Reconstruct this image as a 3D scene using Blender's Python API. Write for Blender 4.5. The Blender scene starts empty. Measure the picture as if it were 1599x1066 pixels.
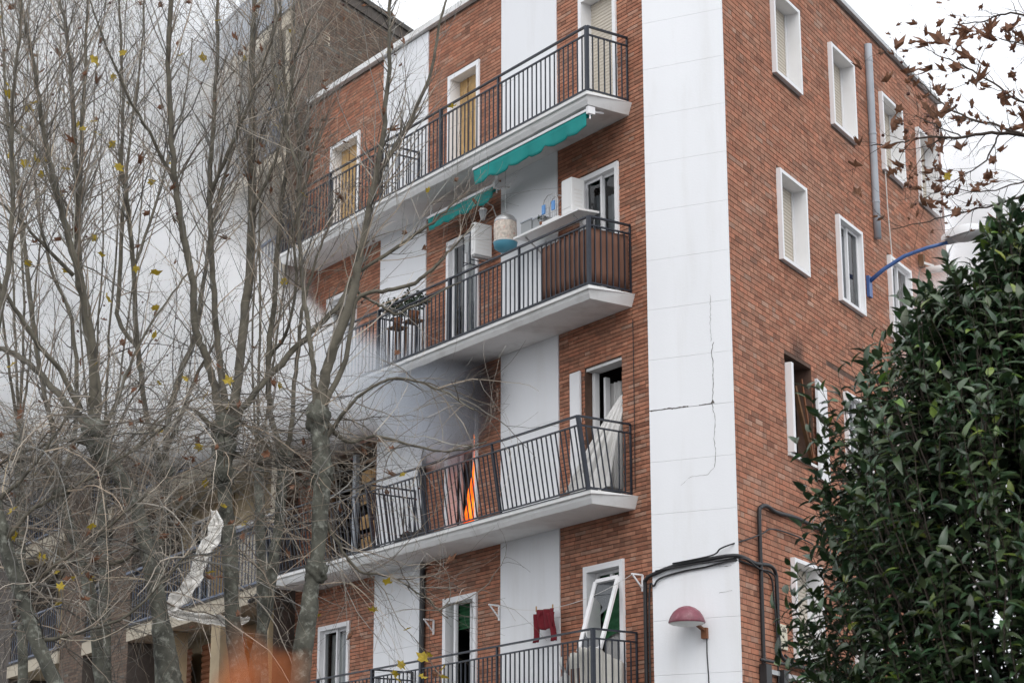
import bpy, bmesh, math, random
import numpy as np
from mathutils import Vector
R_ = math.radians
random.seed(7); rng = np.random.default_rng(7)
scene = bpy.context.scene
col = scene.collection

# ------------------------------------------------------------------ camera
FPX, HY, CX, CY = 3198.0, 1430.0, 799.5, 533.0
PITCH = math.atan((HY - CY) / FPX)
cam_d = bpy.data.cameras.new('camera'); cam = bpy.data.objects.new('camera', cam_d); col.objects.link(cam)
cam_d.sensor_width = 36.0; cam_d.lens = FPX / 1599.0 * 36.0
cam_d.clip_start = 0.1; cam_d.clip_end = 3000.0
cam_d.dof.use_dof = True; cam_d.dof.focus_distance = 29.5; cam_d.dof.aperture_fstop = 7.0
cam.location = (0, 0, 1.6); cam.rotation_euler = (math.pi / 2 + PITCH, 0, 0)
scene.camera = cam
# ------------------------------------------------------------------ sky, sun, exposure
world = bpy.data.worlds.new('World'); scene.world = world; world.use_nodes = True
wn, wl = world.node_tree.nodes, world.node_tree.links
bg = wn['Background']; sky = wn.new('ShaderNodeTexSky'); sky.sky_type = 'NISHITA'; sky.sun_disc = False
sky.sun_elevation = R_(48); sky.sun_rotation = R_(200); sky.dust_density = 4.0; sky.air_density = 1.0; sky.ozone_density = 1.0
hs = wn.new('ShaderNodeHueSaturation'); hs.inputs['Saturation'].default_value = 0.22
wl.new(sky.outputs[0], hs.inputs['Color'])
cloud = wn.new('ShaderNodeMix'); cloud.data_type = 'RGBA'; cloud.inputs[0].default_value = 0.72   # an even layer of cloud over the clear sky
cloud.inputs[7].default_value = (7.55, 7.8, 8.25, 1)
wl.new(hs.outputs[0], cloud.inputs[6]); wl.new(cloud.outputs[2], bg.inputs['Color'])
bg.inputs['Strength'].default_value = 0.15
sun_d = bpy.data.lights.new('sun', 'SUN'); sun = bpy.data.objects.new('sun', sun_d); col.objects.link(sun)
sun_d.energy = 0.7; sun_d.angle = R_(40); sun_d.color = (1, 0.97, 0.93)
sun.rotation_euler = (R_(42), 0, R_(20)); sun.location = (0, -20, 40)
scene.view_settings.view_transform = 'Standard'; scene.view_settings.look = 'None'
scene.view_settings.gamma = 1.0; scene.view_settings.use_curve_mapping = False
scene.view_settings.exposure = 0.46
scene.cycles.use_denoising = True
scene.cycles.use_adaptive_sampling = True; scene.cycles.adaptive_threshold = 0.015
scene.cycles.max_bounces = 8; scene.cycles.diffuse_bounces = 3; scene.cycles.glossy_bounces = 3
scene.cycles.transmission_bounces = 4; scene.cycles.transparent_max_bounces = 10; scene.cycles.volume_bounces = 4
scene.cycles.volume_step_rate = 1.0; scene.cycles.volume_max_steps = 128
scene.cycles.sample_clamp_indirect = 6.0

# ------------------------------------------------------------------ frames (measured plan of the place)
def V(*a): return np.array(a, float)
A0 = V(1.8965, 27.1455, 0)                     # left end of the cut corner
B0 = V(2.953, 26.63, 0)                        # right end of the cut corner
LD = V(-0.56922, 0.82219, 0); RD = V(0.49664, 0.86796, 0)
E0 = A0 + 9.9 * LD
N0 = E0 - 0.62 * RD
_a = R_(-31.0); ND = V(math.sin(_a), math.cos(_a), 0)
class Frame:
    """x along the wall (s), y outwards (o), z up; right handed."""
    def __init__(s, o, d, sg):
        s.o = np.array(o, float); s.sg = sg; s.d = np.array(d, float) / np.linalg.norm(d)
        s.x = s.d * sg; s.y = V(-s.x[1], s.x[0], 0); s.ang = math.atan2(s.x[1], s.x[0])
    def w(s, a, o, z): return s.o + s.d * a + s.y * o + V(0, 0, z)
FL = Frame(A0, LD, 1); FR = Frame(B0, RD, -1); FC = Frame(A0, B0 - A0, -1)
FN = Frame(N0, ND, 1); FS = Frame(N0, RD, -1)
CW = float(np.linalg.norm(B0 - A0))
FW = Frame((0, 0, 0), (1, 0, 0), 1)
FH = 2.87
SLAB = [4.23, 7.10, 9.97, 12.84]                # balcony floors
ROOF = 16.0
def px(x, y, Y):                                # a point of the place seen at photo pixel x, y and lying Y metres ahead
    a = (x - CX) / FPX; b = -(y - CY) / FPX
    d = V(a, math.cos(PITCH) - b * math.sin(PITCH), math.sin(PITCH) + b * math.cos(PITCH))
    return V(0, 0, 1.6) + d * (Y / d[1])
def proj(P):
    d = np.asarray(P) - V(0, 0, 1.6); F = V(0, math.cos(PITCH), math.sin(PITCH)); U = V(0, -math.sin(PITCH), math.cos(PITCH))
    z = d @ F; return CX + FPX * d[..., 0] / z, CY - FPX * (d @ U) / z

# ------------------------------------------------------------------ materials
MATS = {}
def mat(name, base, rough=0.7, metal=0.0, noise=0.0, nscale=4.0, bump=0.0, bscale=60.0, spec=0.5, attr=None, dirt=None, dscale=1.5, damt=0.5, trans=0.0, coat=0.0, stretch=None):
    m = bpy.data.materials.new(name); m.use_nodes = True; MATS[name] = m
    n, l = m.node_tree.nodes, m.node_tree.links
    b = n['Principled BSDF']; b.inputs['Roughness'].default_value = rough; b.inputs['Metallic'].default_value = metal
    b.inputs['Specular IOR Level'].default_value = spec
    b.inputs['Base Color'].default_value = (*base, 1)
    if coat: b.inputs['Coat Weight'].default_value = coat
    geo = n.new('ShaderNodeNewGeometry'); src = geo.outputs['Position']
    if stretch:
        mp = n.new('ShaderNodeMapping'); mp.inputs['Scale'].default_value = stretch; l.new(src, mp.inputs['Vector']); src = mp.outputs[0]
    c = None
    if attr or noise or dirt:
        rgb = n.new('ShaderNodeRGB'); rgb.outputs[0].default_value = (*base, 1); c = rgb.outputs[0]
    if attr:
        at = n.new('ShaderNodeAttribute'); at.attribute_name = attr
        mx = n.new('ShaderNodeMix'); mx.data_type = 'RGBA'; mx.blend_type = 'MULTIPLY'; mx.inputs[0].default_value = 1
        l.new(c, mx.inputs[6]); l.new(at.outputs['Color'], mx.inputs[7]); c = mx.outputs[2]
    if noise:
        tx = n.new('ShaderNodeTexNoise'); tx.inputs['Scale'].default_value = nscale; tx.inputs['Detail'].default_value = 6
        l.new(src, tx.inputs['Vector'])
        mr = n.new('ShaderNodeMapRange'); mr.inputs[1].default_value = 0.3; mr.inputs[2].default_value = 0.7
        mr.inputs[3].default_value = 1 - noise; mr.inputs[4].default_value = 1 + noise * 0.6
        l.new(tx.outputs[0], mr.inputs[0])
        mx = n.new('ShaderNodeMix'); mx.data_type = 'RGBA'; mx.blend_type = 'MULTIPLY'; mx.inputs[0].default_value = 1
        l.new(c, mx.inputs[6]); l.new(mr.outputs[0], mx.inputs[7]); c = mx.outputs[2]
    if dirt:
        tx = n.new('ShaderNodeTexNoise'); tx.inputs['Scale'].default_value = dscale; tx.inputs['Detail'].default_value = 8; tx.inputs['Roughness'].default_value = 0.65
        l.new(src, tx.inputs['Vector'])
        cr = n.new('ShaderNodeMapRange'); cr.inputs[1].default_value = 0.52; cr.inputs[2].default_value = 0.78; cr.inputs[3].default_value = 0; cr.inputs[4].default_value = damt
        l.new(tx.outputs[0], cr.inputs[0])
        mx = n.new('ShaderNodeMix'); mx.data_type = 'RGBA'; mx.inputs[7].default_value = (*dirt, 1)
        l.new(cr.outputs[0], mx.inputs[0]); l.new(c, mx.inputs[6]); c = mx.outputs[2]
    if c is not None: l.new(c, b.inputs['Base Color'])
    if bump:
        tx = n.new('ShaderNodeTexNoise'); tx.inputs['Scale'].default_value = bscale; tx.inputs['Detail'].default_value = 4
        l.new(geo.outputs['Position'], tx.inputs['Vector'])
        bp = n.new('ShaderNodeBump'); bp.inputs['Strength'].default_value = bump; bp.inputs['Distance'].default_value = 0.01
        l.new(tx.outputs[0], bp.inputs['Height']); l.new(bp.outputs[0], b.inputs['Normal'])
    if trans:
        tr = n.new('ShaderNodeBsdfTranslucent'); ad = n.new('ShaderNodeMixShader'); ad.inputs[0].default_value = trans
        if c is not None: l.new(c, tr.inputs['Color'])
        else: tr.inputs['Color'].default_value = (*base, 1)
        l.new(b.outputs[0], ad.inputs[1]); l.new(tr.outputs[0], ad.inputs[2]); l.new(ad.outputs[0], n['Material Output'].inputs['Surface'])
    return m
mat('brick', (0.395, 0.168, 0.100), 0.88, attr='tint', noise=0.22, nscale=9, bump=0.1, bscale=120, dirt=(0.30, 0.20, 0.15), dscale=0.7, damt=0.5)
def soot_spots(name, spots):
    m = MATS[name]; n, l = m.node_tree.nodes, m.node_tree.links; b = n['Principled BSDF']; c = b.inputs['Base Color'].links[0].from_socket
    geo = n.new('ShaderNodeNewGeometry'); tx = n.new('ShaderNodeTexNoise'); tx.inputs['Scale'].default_value = 2.2; tx.inputs['Detail'].default_value = 6; l.new(geo.outputs['Position'], tx.inputs['Vector'])
    for (P, rad, k) in spots:
        d = n.new('ShaderNodeVectorMath'); d.operation = 'DISTANCE'; d.inputs[1].default_value = P; l.new(geo.outputs['Position'], d.inputs[0])
        a = n.new('ShaderNodeMath'); a.operation = 'MULTIPLY_ADD'; a.inputs[1].default_value = 1.3 * rad; l.new(tx.outputs[0], a.inputs[0]); l.new(d.outputs['Value'], a.inputs[2])
        r = n.new('ShaderNodeMapRange'); r.interpolation_type = 'SMOOTHSTEP'; r.inputs[1].default_value = rad * 1.75; r.inputs[2].default_value = rad * 0.75; r.inputs[3].default_value = 0; r.inputs[4].default_value = k; l.new(a.outputs[0], r.inputs[0])
        mx = n.new('ShaderNodeMix'); mx.data_type = 'RGBA'; mx.inputs[7].default_value = (0.018, 0.016, 0.015, 1); l.new(r.outputs[0], mx.inputs[0]); l.new(c, mx.inputs[6]); c = mx.outputs[2]
    l.new(c, b.inputs['Base Color'])
soot_spots('brick', [(tuple(FL.w(8.5, 0, 9.25)), 0.9, 0.9), (tuple(FL.w(4.55, 0, 9.35)), 0.75, 0.92), (tuple(FR.w(2.4, 0, 9.45)), 0.34, 0.75)])
mat('brick_brown', (0.155, 0.105, 0.075), 0.9, attr='tint', noise=0.25, nscale=7, bump=0.3, bscale=120)
mat('mortar', (0.12, 0.07, 0.05), 0.95, noise=0.35, nscale=5, bump=0.5, bscale=150)
mat('mortar_brown', (0.10, 0.085, 0.075), 0.95, noise=0.3, nscale=5)
mat('white_paint', (0.80, 0.81, 0.83), 0.75, noise=0.035, nscale=1.2, bump=0.12, bscale=35, dirt=(0.60, 0.585, 0.56), dscale=1.6, damt=0.42, stretch=(1, 1, 0.14))
#
mat('white_slab', (0.78, 0.78, 0.77), 0.8, noise=0.05, nscale=3, bump=0.2, bscale=40, dirt=(0.40, 0.38, 0.35), dscale=2.2, damt=0.55)
mat('white_frame', (0.80, 0.80, 0.81), 0.5, noise=0.03, nscale=3, dirt=(0.6, 0.59, 0.57), dscale=2.5, damt=0.3)
mat('joint_grey', (0.68, 0.66, 0.63), 0.9)
mat('crack_dark', (0.10, 0.09, 0.08), 0.95)
mat('rail_metal', (0.028, 0.033, 0.045), 0.45, metal=0.3, noise=0.15, nscale=15)
mat('rail_neighbour', (0.10, 0.125, 0.18), 0.5, metal=0.2)
mat('shutter_beige', (0.62, 0.56, 0.47), 0.6, noise=0.05, nscale=3)
mat('blind_tan', (0.58, 0.38, 0.17), 0.8, noise=0.2, nscale=12)
mat('glass_dark', (0.03, 0.035, 0.04), 0.06, spec=0.8)
mat('curtain_grey', (0.42, 0.44, 0.47), 0.9, noise=0.15, nscale=6)
mat('curtain_white', (0.78, 0.77, 0.75), 0.9, noise=0.08, nscale=5, trans=0.25)
mat('cloth_white', (0.84, 0.82, 0.78), 0.85, noise=0.06, nscale=6)
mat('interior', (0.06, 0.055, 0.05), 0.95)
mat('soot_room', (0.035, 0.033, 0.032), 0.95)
mat('blind_green', (0.02, 0.12, 0.045), 0.8, noise=0.3, nscale=20)
mat('screen_brown', (0.16, 0.075, 0.048), 0.85, noise=0.2, nscale=14, stretch=(1, 1, 0.15))
mat('teal_canvas', (0.01, 0.30, 0.28), 0.8, noise=0.08, nscale=4, trans=0.2)
mat('plastic_white', (0.74, 0.74, 0.73), 0.45, noise=0.04, nscale=4, dirt=(0.5, 0.48, 0.44), dscale=4, damt=0.3)
mat('plastic_blue', (0.08, 0.28, 0.38), 0.5)
mat('tag_blue', (0.12, 0.30, 0.62), 0.6)
mat('wire_metal', (0.45, 0.45, 0.45), 0.4, metal=0.6)
mat('paper_print', (0.62, 0.55, 0.48), 0.85, noise=0.35, nscale=25, dirt=(0.5, 0.14, 0.10), dscale=14, damt=0.8)
mat('clear_plastic', (0.55, 0.57, 0.58), 0.2, trans=0.5)
mat('grey_pipe', (0.36, 0.39, 0.43), 0.5, noise=0.1, nscale=5)
mat('cable_black', (0.018, 0.018, 0.020), 0.55)
mat('pipe_dark', (0.04, 0.042, 0.045), 0.6)
mat('lamp_plum', (0.20, 0.055, 0.075), 0.4, noise=0.2, nscale=18, dirt=(0.4, 0.3, 0.33), dscale=9, damt=0.5)
mat('lamp_diffuser', (0.75, 0.75, 0.73), 0.4)
mat('lamp_blue', (0.06, 0.13, 0.33), 0.4)
mat('lamp_shell', (0.66, 0.67, 0.68), 0.35)
mat('sign_cream', (0.62, 0.57, 0.44), 0.6, noise=0.06, nscale=10)
mat('ink_dark', (0.05, 0.045, 0.04), 0.7)
mat('red_cloth', (0.15, 0.006, 0.014), 0.9, noise=0.12, nscale=15)
mat('bag_white', (0.66, 0.66, 0.65), 0.4, noise=0.15, nscale=6, trans=0.2)
mat('sheet_grey', (0.60, 0.58, 0.53), 0.8, noise=0.2, nscale=3)
mat('wood_raw', (0.42, 0.25, 0.10), 0.8, noise=0.35, nscale=6)
mat('wood_dark', (0.16, 0.08, 0.035), 0.7, noise=0.35, nscale=8)
mat('shutter_rust', (0.20, 0.075, 0.03), 0.7, noise=0.2, nscale=5)
mat('beige_render', (0.42, 0.33, 0.21), 0.9, noise=0.18, nscale=1.2, bump=0.3, bscale=30, dirt=(0.20, 0.16, 0.12), dscale=1.1, damt=0.6)
mat('beige_pale', (0.52, 0.46, 0.36), 0.9, noise=0.12, nscale=1.5, dirt=(0.3, 0.26, 0.2), dscale=1.1, damt=0.4)
mat('ochre_render', (0.34, 0.235, 0.12), 0.9, noise=0.2, nscale=1.5)
mat('glass_rail', (0.30, 0.34, 0.40), 0.25, noise=0.2, nscale=2)
mat('roof_dark', (0.08, 0.075, 0.07), 0.9, noise=0.2)
mat('coping_grey', (0.50, 0.51, 0.52), 0.7, noise=0.1)
mat('asphalt', (0.05, 0.05, 0.052), 0.9, noise=0.2, nscale=2, bump=0.3)
mat('paving', (0.24, 0.23, 0.215), 0.9, noise=0.15, nscale=2, bump=0.2)
mat('bark', (0.088, 0.088, 0.070), 0.92, noise=0.6, nscale=5, bump=1.0, bscale=26, dirt=(0.34, 0.35, 0.30), dscale=11, damt=0.95)
mat('bark_upper', (0.125, 0.112, 0.085), 0.9, noise=0.6, nscale=6, bump=0.9, bscale=45, dirt=(0.055, 0.05, 0.035), dscale=6, damt=0.9)
mat('twig', (0.20, 0.175, 0.145), 0.85, noise=0.3, nscale=2.5, attr='tint')
mat('leaf_yellow', (0.42, 0.31, 0.03), 0.7, noise=0.35, nscale=18, trans=0.35)
mat('leaf_brown', (0.19, 0.09, 0.05), 0.8, noise=0.45, nscale=16, trans=0.25)
mat('fruit_dark', (0.07, 0.03, 0.025), 0.9)
mat('leaf_green', (0.040, 0.074, 0.028), 0.33, noise=0.5, nscale=5, spec=0.55, attr='tint', trans=0.12)
mat('leaf_fresh', (0.07, 0.12, 0.022), 0.42, noise=0.35, nscale=5, trans=0.2)
mat('bark_dark', (0.06, 0.045, 0.035), 0.9, noise=0.3, nscale=8)
mat('pot_leaf', (0.018, 0.035, 0.015), 0.6)

# ------------------------------------------------------------------ mesh helpers
class MB:
    def __init__(s): s.v = []; s.f = []
    def vert(s, p): s.v.append((float(p[0]), float(p[1]), float(p[2]))); return len(s.v) - 1
    def poly(s, pts): s.f.append([s.vert(p) for p in pts]); return s
    def box(s, fr, s0, s1, o0, o1, z0, z1):
        if fr.sg < 0: s0, s1 = s1, s0
        c = [fr.w(a, o, z) for z in (z0, z1) for a, o in ((s0, o0), (s1, o0), (s1, o1), (s0, o1))]
        i = len(s.v); s.v += [tuple(map(float, p)) for p in c]
        s.f += [[i+3, i+2, i+1, i], [i+4, i+5, i+6, i+7], [i, i+1, i+5, i+4], [i+1, i+2, i+6, i+5], [i+2, i+3, i+7, i+6], [i+3, i, i+4, i+7]]
        return s
    def hull8(s, c):
        i = len(s.v); s.v += [tuple(map(float, p)) for p in c]
        s.f += [[i+3, i+2, i+1, i], [i+4, i+5, i+6, i+7], [i, i+1, i+5, i+4], [i+1, i+2, i+6, i+5], [i+2, i+3, i+7, i+6], [i+3, i, i+4, i+7]]
        return s
    def bar(s, p, q, w, h=None, up=(0, 0, 1)):
        p, q = np.array(p, float), np.array(q, float); h = h or w
        t = q - p; t /= np.linalg.norm(t); u = np.array(up, float)
        if abs(t @ u) > 0.95: u = V(FL.y[0], FL.y[1], 0)
        a = np.cross(t, u); a /= np.linalg.norm(a); b = np.cross(a, t)
        return s.hull8([P + a * i * w / 2 + b * j * h / 2 for P in (p, q) for i, j in ((-1, -1), (1, -1), (1, 1), (-1, 1))])
    def tube(s, pts, r, k=6, cap=True):
        pts = [np.array(p, float) for p in pts]; n = len(pts)
        rs = r if hasattr(r, '__len__') else [r] * n
        base = len(s.v); ref = V(0.31, 0.77, 0.55)
        for i, P in enumerate(pts):
            t = pts[min(i+1, n-1)] - pts[max(i-1, 0)]; t = t / (np.linalg.norm(t) + 1e-9)
            a = np.cross(t, ref); a /= np.linalg.norm(a) + 1e-9; b = np.cross(t, a)
            for j in range(k):
                an = 2 * math.pi * j / k
                s.vert(P + (a * math.cos(an) + b * math.sin(an)) * rs[i])
        for i in range(n - 1):
            for j in range(k):
                q = base + i * k; j2 = (j + 1) % k
                s.f.append([q + j, q + j2, q + k + j2, q + k + j])
        if cap:
            s.f.append([base + j for j in range(k)][::-1]); s.f.append([base + (n-1) * k + j for j in range(k)])
        return s
    def lathe(s, c, prof, k=20, ax=(0, 0, 1)):
        c = np.array(c, float); base = len(s.v); ax = np.array(ax, float); ax /= np.linalg.norm(ax)
        a = np.cross(ax, V(0.2, 0.9, 0.1) if abs(ax[2]) > 0.5 else V(0, 0, 1)); a /= np.linalg.norm(a); b = np.cross(ax, a)
        for r, h in prof:
            for j in range(k):
                an = 2 * math.pi * j / k; s.vert(c + ax * h + (a * math.cos(an) + b * math.sin(an)) * r)
        for i in range(len(prof) - 1):
            for j in range(k):
                q = base + i * k; j2 = (j + 1) % k; s.f.append([q + j, q + j2, q + k + j2, q + k + j])
        return s
    def grid(s, fn, nu, nv):
        base = len(s.v)
        for i in range(nu + 1):
            for j in range(nv + 1): s.vert(fn(i / nu, j / nv))
        for i in range(nu):
            for j in range(nv):
                q = base + i * (nv + 1) + j; s.f.append([q, q + nv + 1, q + nv + 2, q + 1])
        return s
    def build(s, name, m, parent=None, origin=None, smooth=False):
        if origin is None:
            a = np.array(s.v); origin = V((a[:, 0].min() + a[:, 0].max()) / 2, (a[:, 1].min() + a[:, 1].max()) / 2, a[:, 2].min())
        a = np.array(s.v) - origin
        me = bpy.data.meshes.new(name); me.from_pydata(a.tolist(), [], s.f)
        me.materials.append(MATS[m])
        if smooth: me.polygons.foreach_set('use_smooth', [True] * len(me.polygons))
        me.update()
        return link(name, me, parent, origin)
WPOS = {}
def link(name, data, parent, pos, rz=0.0):
    o = bpy.data.objects.new(name, data); col.objects.link(o)
    pos = np.array(pos, float); WPOS[o.name] = pos
    if parent is not None:
        o.parent = parent; o.location = pos - WPOS[parent.name]
    else: o.location = pos
    o.rotation_euler = (0, 0, rz)
    return o
def thing(name, pos, label, cat, group=None):
    o = link(name, None, None, pos); o.empty_display_size = 0.2
    return tag(o, label, cat, group)
def tag(o, label, cat, group=None):
    o['label'] = label; o['category'] = cat
    if group: o['group'] = group
    return o
def solid(o, t, off=0.0):
    md = o.modifiers.new('thickness', 'SOLIDIFY'); md.thickness = t; md.offset = off; return o
def mesh_np(name, verts, quads, m, smooth=False, tint=None):
    me = bpy.data.meshes.new(name); me.vertices.add(len(verts)); me.vertices.foreach_set('co', np.asarray(verts, np.float32).ravel())
    quads = np.asarray(quads, np.int32); nq, k = quads.shape
    me.loops.add(nq * k); me.loops.foreach_set('vertex_index', quads.ravel())
    me.polygons.add(nq); me.polygons.foreach_set('loop_start', np.arange(0, nq * k, k, dtype=np.int32))
    try: me.polygons.foreach_set('loop_total', np.full(nq, k, np.int32))
    except Exception: pass
    me.polygons.foreach_set('use_smooth', np.full(nq, bool(smooth)))
    me.materials.append(MATS[m])
    if tint is not None:
        at = me.color_attributes.new('tint', 'FLOAT_COLOR', 'POINT'); at.data.foreach_set('color', np.asarray(tint, np.float32).ravel())
    me.update(calc_edges=True); me.validate()
    return me

# ================================================================== SETTING
g = MB().poly([(-400, -300, 0), (400, -300, 0), (400, 600, 0), (-400, 600, 0)]).build('road', 'asphalt', None, V(0, 0, 0)); g['kind'] = 'structure'
pv = MB()
foot = [FL.w(34, 3.2, 0), FL.w(-0.6, 3.2, 0), FR.w(-0.6, 3.2, 0), FR.w(40, 3.2, 0), FR.w(40, -14, 0), FL.w(34, -14, 0)]
pv.poly([p + V(0, 0, 0.14) for p in foot])
for i in range(6):
    a, b = foot[i], foot[(i + 1) % 6]; pv.poly([a, b, b + V(0, 0, 0.14), a + V(0, 0, 0.14)])
o = pv.build('pavement', 'paving', None, V(0, 25, 0)); o['kind'] = 'structure'

# ================================================================== BRICK BUILDING
bld = thing('apartment_building', A0, 'red brick corner apartment block with white bands, iron balconies and a burning flat', 'building')
SEND, REND = 9.9, 9.85
WZ0 = 3.6
CHL, CHR = FH / 49.0, FH / 37.0                 # one brick course of the left and of the right wall
def brick_tint(n):
    h = rng.random(n); t = np.ones((n, 4))
    v = 0.78 + 0.38 * rng.random(n)
    t[:, 0] = v; t[:, 1] = v * (0.93 + 0.18 * h); t[:, 2] = v * (0.9 + 0.25 * h)
    dk = rng.random(n); m = dk < 0.10; t[m, :3] *= 0.72
    m = dk > 0.93; t[m, :3] *= np.array([1.02, 1.3, 1.5])
    return t
def brick_rects(s0, s1, z0, z1, holes, CH=CHL, blen=0.252, joint=0.006, skip=0.0):
    out = []; k = 0; z = z0; bh = CH - 0.0105
    while z + bh < z1:
        iv = [(s0, s1)]
        for (a, b, c, d) in holes:
            if d > z + 0.01 and c < z + bh - 0.01:
                nv = []
                for (p, q) in iv:
                    if b <= p or a >= q: nv.append((p, q)); continue
                    if a - p > 0.03: nv.append((p, a))
                    if q - b > 0.03: nv.append((b, q))
                iv = nv
        sh = (k % 2) * blen / 2 + random.uniform(-0.02, 0.02)
        for (p, q) in iv:
            i0 = math.floor((p - s0 - sh) / blen); 
            while True:
                a = max(p, s0 + sh + i0 * blen); b = min(q, s0 + sh + (i0 + 1) * blen - joint); i0 += 1
                if a >= q: break
                if b - a < 0.02: continue
                if b - a > 0.2 and random.random() < 0.16:
                    m_ = (a + b) / 2; out.append((a, m_ - joint / 2, z, z + bh)); out.append((m_ + joint / 2, b, z, z + bh)); continue
                out.append((a, b, z, z + bh))
        z += CH; k += 1
    return np.array(out)
def brick_field(fr, rects, parent, m, nsingle, label_mat='brick', depth=0.006):
    """real bricks: the ones that show largest are objects of their own, the rest one mesh"""
    n = len(rects); mid_s = (rects[:, 0] + rects[:, 1]) / 2; mid_z = (rects[:, 2] + rects[:, 3]) / 2
    P = fr.o + fr.d * mid_s[:, None] + V(0, 0, 1) * mid_z[:, None]
    x, y = proj(P); d = P - V(0, 0, 1.6); dist = np.linalg.norm(d, axis=1); cosn = np.abs(d @ fr.y) / dist
    area = (rects[:, 1] - rects[:, 0]) * cosn / dist ** 2
    area[(x < 5) | (x > 1590) | (y < 5) | (y > 1060)] = 0
    full = (rects[:, 1] - rects[:, 0]) > 0.236; area[~full] *= 0.5
    order = np.argsort(-area); single = np.zeros(n, bool); single[order[:nsingle]] = True
    tints = brick_tint(n)
    rest = np.where(~single)[0]
    r = rects[rest]; pr = depth + rng.uniform(-0.001, 0.001, len(r)); e = 0.001
    def corner(a, z, o): return fr.o + fr.d * a[:, None] + fr.y * o[:, None] + V(0, 0, 1) * z[:, None]
    zero = np.full(len(r), -0.005); jz = rng.uniform(-0.0015, 0.0015, len(r))
    vs = np.stack([corner(r[:, 0], r[:, 2], zero), corner(r[:, 1], r[:, 2], zero), corner(r[:, 1], r[:, 3], zero), corner(r[:, 0], r[:, 3], zero),
                   corner(r[:, 0] + e, r[:, 2] + e + jz, pr), corner(r[:, 1] - e, r[:, 2] + e - jz, pr), corner(r[:, 1] - e, r[:, 3] - e - jz, pr), corner(r[:, 0] + e, r[:, 3] - e + jz, pr)], 1)
    fc = np.array([[4, 5, 6, 7], [0, 1, 5, 4], [1, 2, 6, 5], [2, 3, 7, 6], [3, 0, 4, 7]])
    q = (np.arange(len(r))[:, None, None] * 8 + fc[None]).reshape(-1, 4)
    org = fr.w(0, 0, WZ0)
    me = mesh_np('brick_courses', vs.reshape(-1, 3) - org, q, m, tint=np.repeat(tints[rest], 8, axis=0))
    o = link('brick_courses', me, parent, org); o['kind'] = 'stuff'
    variants = {}
    for i in order[:nsingle]:
        a, b, z0, z1 = rects[i]; ln = round(b - a, 2); key = (ln, random.randrange(10))
        if key not in variants:
            h, w = (z1 - z0) / 2, (b - a) / 2; d1 = depth + random.uniform(-0.001, 0.001); q1 = []
            for yy, ee in ((-0.005, 0), (d1, e)):
                q1 += [(-w + ee, yy, -h + ee), (w - ee, yy, -h + ee), (w - ee, yy, h - ee), (-w + ee, yy, h - ee)]
            variants[key] = mesh_np('brick', q1, fc, m, tint=np.repeat(brick_tint(1), 8, axis=0))
        link('brick', variants[key], parent, fr.w((a + b) / 2, 0, (z0 + z1) / 2), fr.ang)
def wall_sheet(fr, s0, s1, z0, z1, holes, thick=0.25):
    mb = MB(); xs = sorted({s0, s1, *[h[0] for h in holes], *[h[1] for h in holes]}); zs = sorted({z0, z1, *[h[2] for h in holes], *[h[3] for h in holes]})
    xs = [x for x in xs if s0 <= x <= s1]; zs = [z for z in zs if z0 <= z <= z1]
    for a, b in zip(xs, xs[1:]):
        for c, d in zip(zs, zs[1:]):
            m, k = (a + b) / 2, (c + d) / 2
            if any(h[0] < m < h[1] and h[2] < k < h[3] for h in holes): continue
            for o in (0, -thick): mb.poly([fr.w(a, o, c), fr.w(b, o, c), fr.w(b, o, d), fr.w(a, o, d)])
    for a, b, c, d in holes:
        for p, q in (((a, c), (b, c)), ((b, c), (b, d)), ((b, d), (a, d)), ((a, d), (a, c))):
            mb.poly([fr.w(p[0], 0, p[1]), fr.w(q[0], 0, q[1]), fr.w(q[0], -thick, q[1]), fr.w(p[0], -thick, p[1])])
    return mb

# openings: s0, s1, z0, z1
LA, LB, LC = (0.63, 1.54), (4.23, 5.15), (8.0, 9.03)
Lop = {}
for k, z in enumerate(SLAB):
    for nm, (a, b) in (('a', LA), ('b', LB), ('c', LC)):
        top = z + (2.08 if z > 5 else 2.06)
        Lop[(k + 1, nm)] = (a, b, z + 0.02, top)
Lop[(2, 'c')] = (7.25, 9.03, SLAB[1] + 0.02, 9.22)
Lop[(2, 'a')] = (0.63, 1.50, SLAB[1] + 0.02, 9.15)
STRIPS = [(2.12, 3.60), (5.78, 7.22)]
Rs = [1.83, 4.20, 6.55, 8.42]
Rz = [5.00, 7.90, 10.75, 13.66]
Rop = {}
for j, z in enumerate(Rz):
    for i, s in enumerate(Rs):
        h = 1.40
        if (i, j) == (0, 1): Rop[(i, j)] = (1.89, 2.92, 7.90, 9.36)
        else: Rop[(i, j)] = (s, s + 1.05, z, z + h)
lw = wall_sheet(FL, 0, SEND, 0.14, ROOF, list(Lop.values())).build('left_wall', 'mortar', bld, FL.w(0, 0, 0))
rw = wall_sheet(FR, 0, REND, 0.14, ROOF, list(Rop.values())).build('right_wall', 'mortar', bld, FR.w(0, 0, 0))
brick_field(FL, brick_rects(0.0, SEND, WZ0, ROOF - 0.02, list(Lop.values()) + [(a - 0.004, b + 0.004, 0, 30) for a, b in STRIPS]), lw, 'brick', 130)
dmg = [(3.55, 5.0, 9.56, 9.62)]
brick_field(FR, brick_rects(0.0, REND, WZ0, ROOF - 0.05, list(Rop.values()) + dmg, CHR), rw, 'brick', 170)
# white bands on the left wall, in tall render panels
for a, b in STRIPS:
    zc = [WZ0 - 1.0] + SLAB + [ROOF - 0.02]
    for z0, z1 in zip(zc, zc[1:]):
        h = (z1 - z0) / 2
        for k in range(2): MB().box(FL, a, b, -0.004, 0.022, z0 + k * h + 0.002, z0 + (k + 1) * h - 0.002).build('render_panel', 'white_paint', lw)
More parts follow.
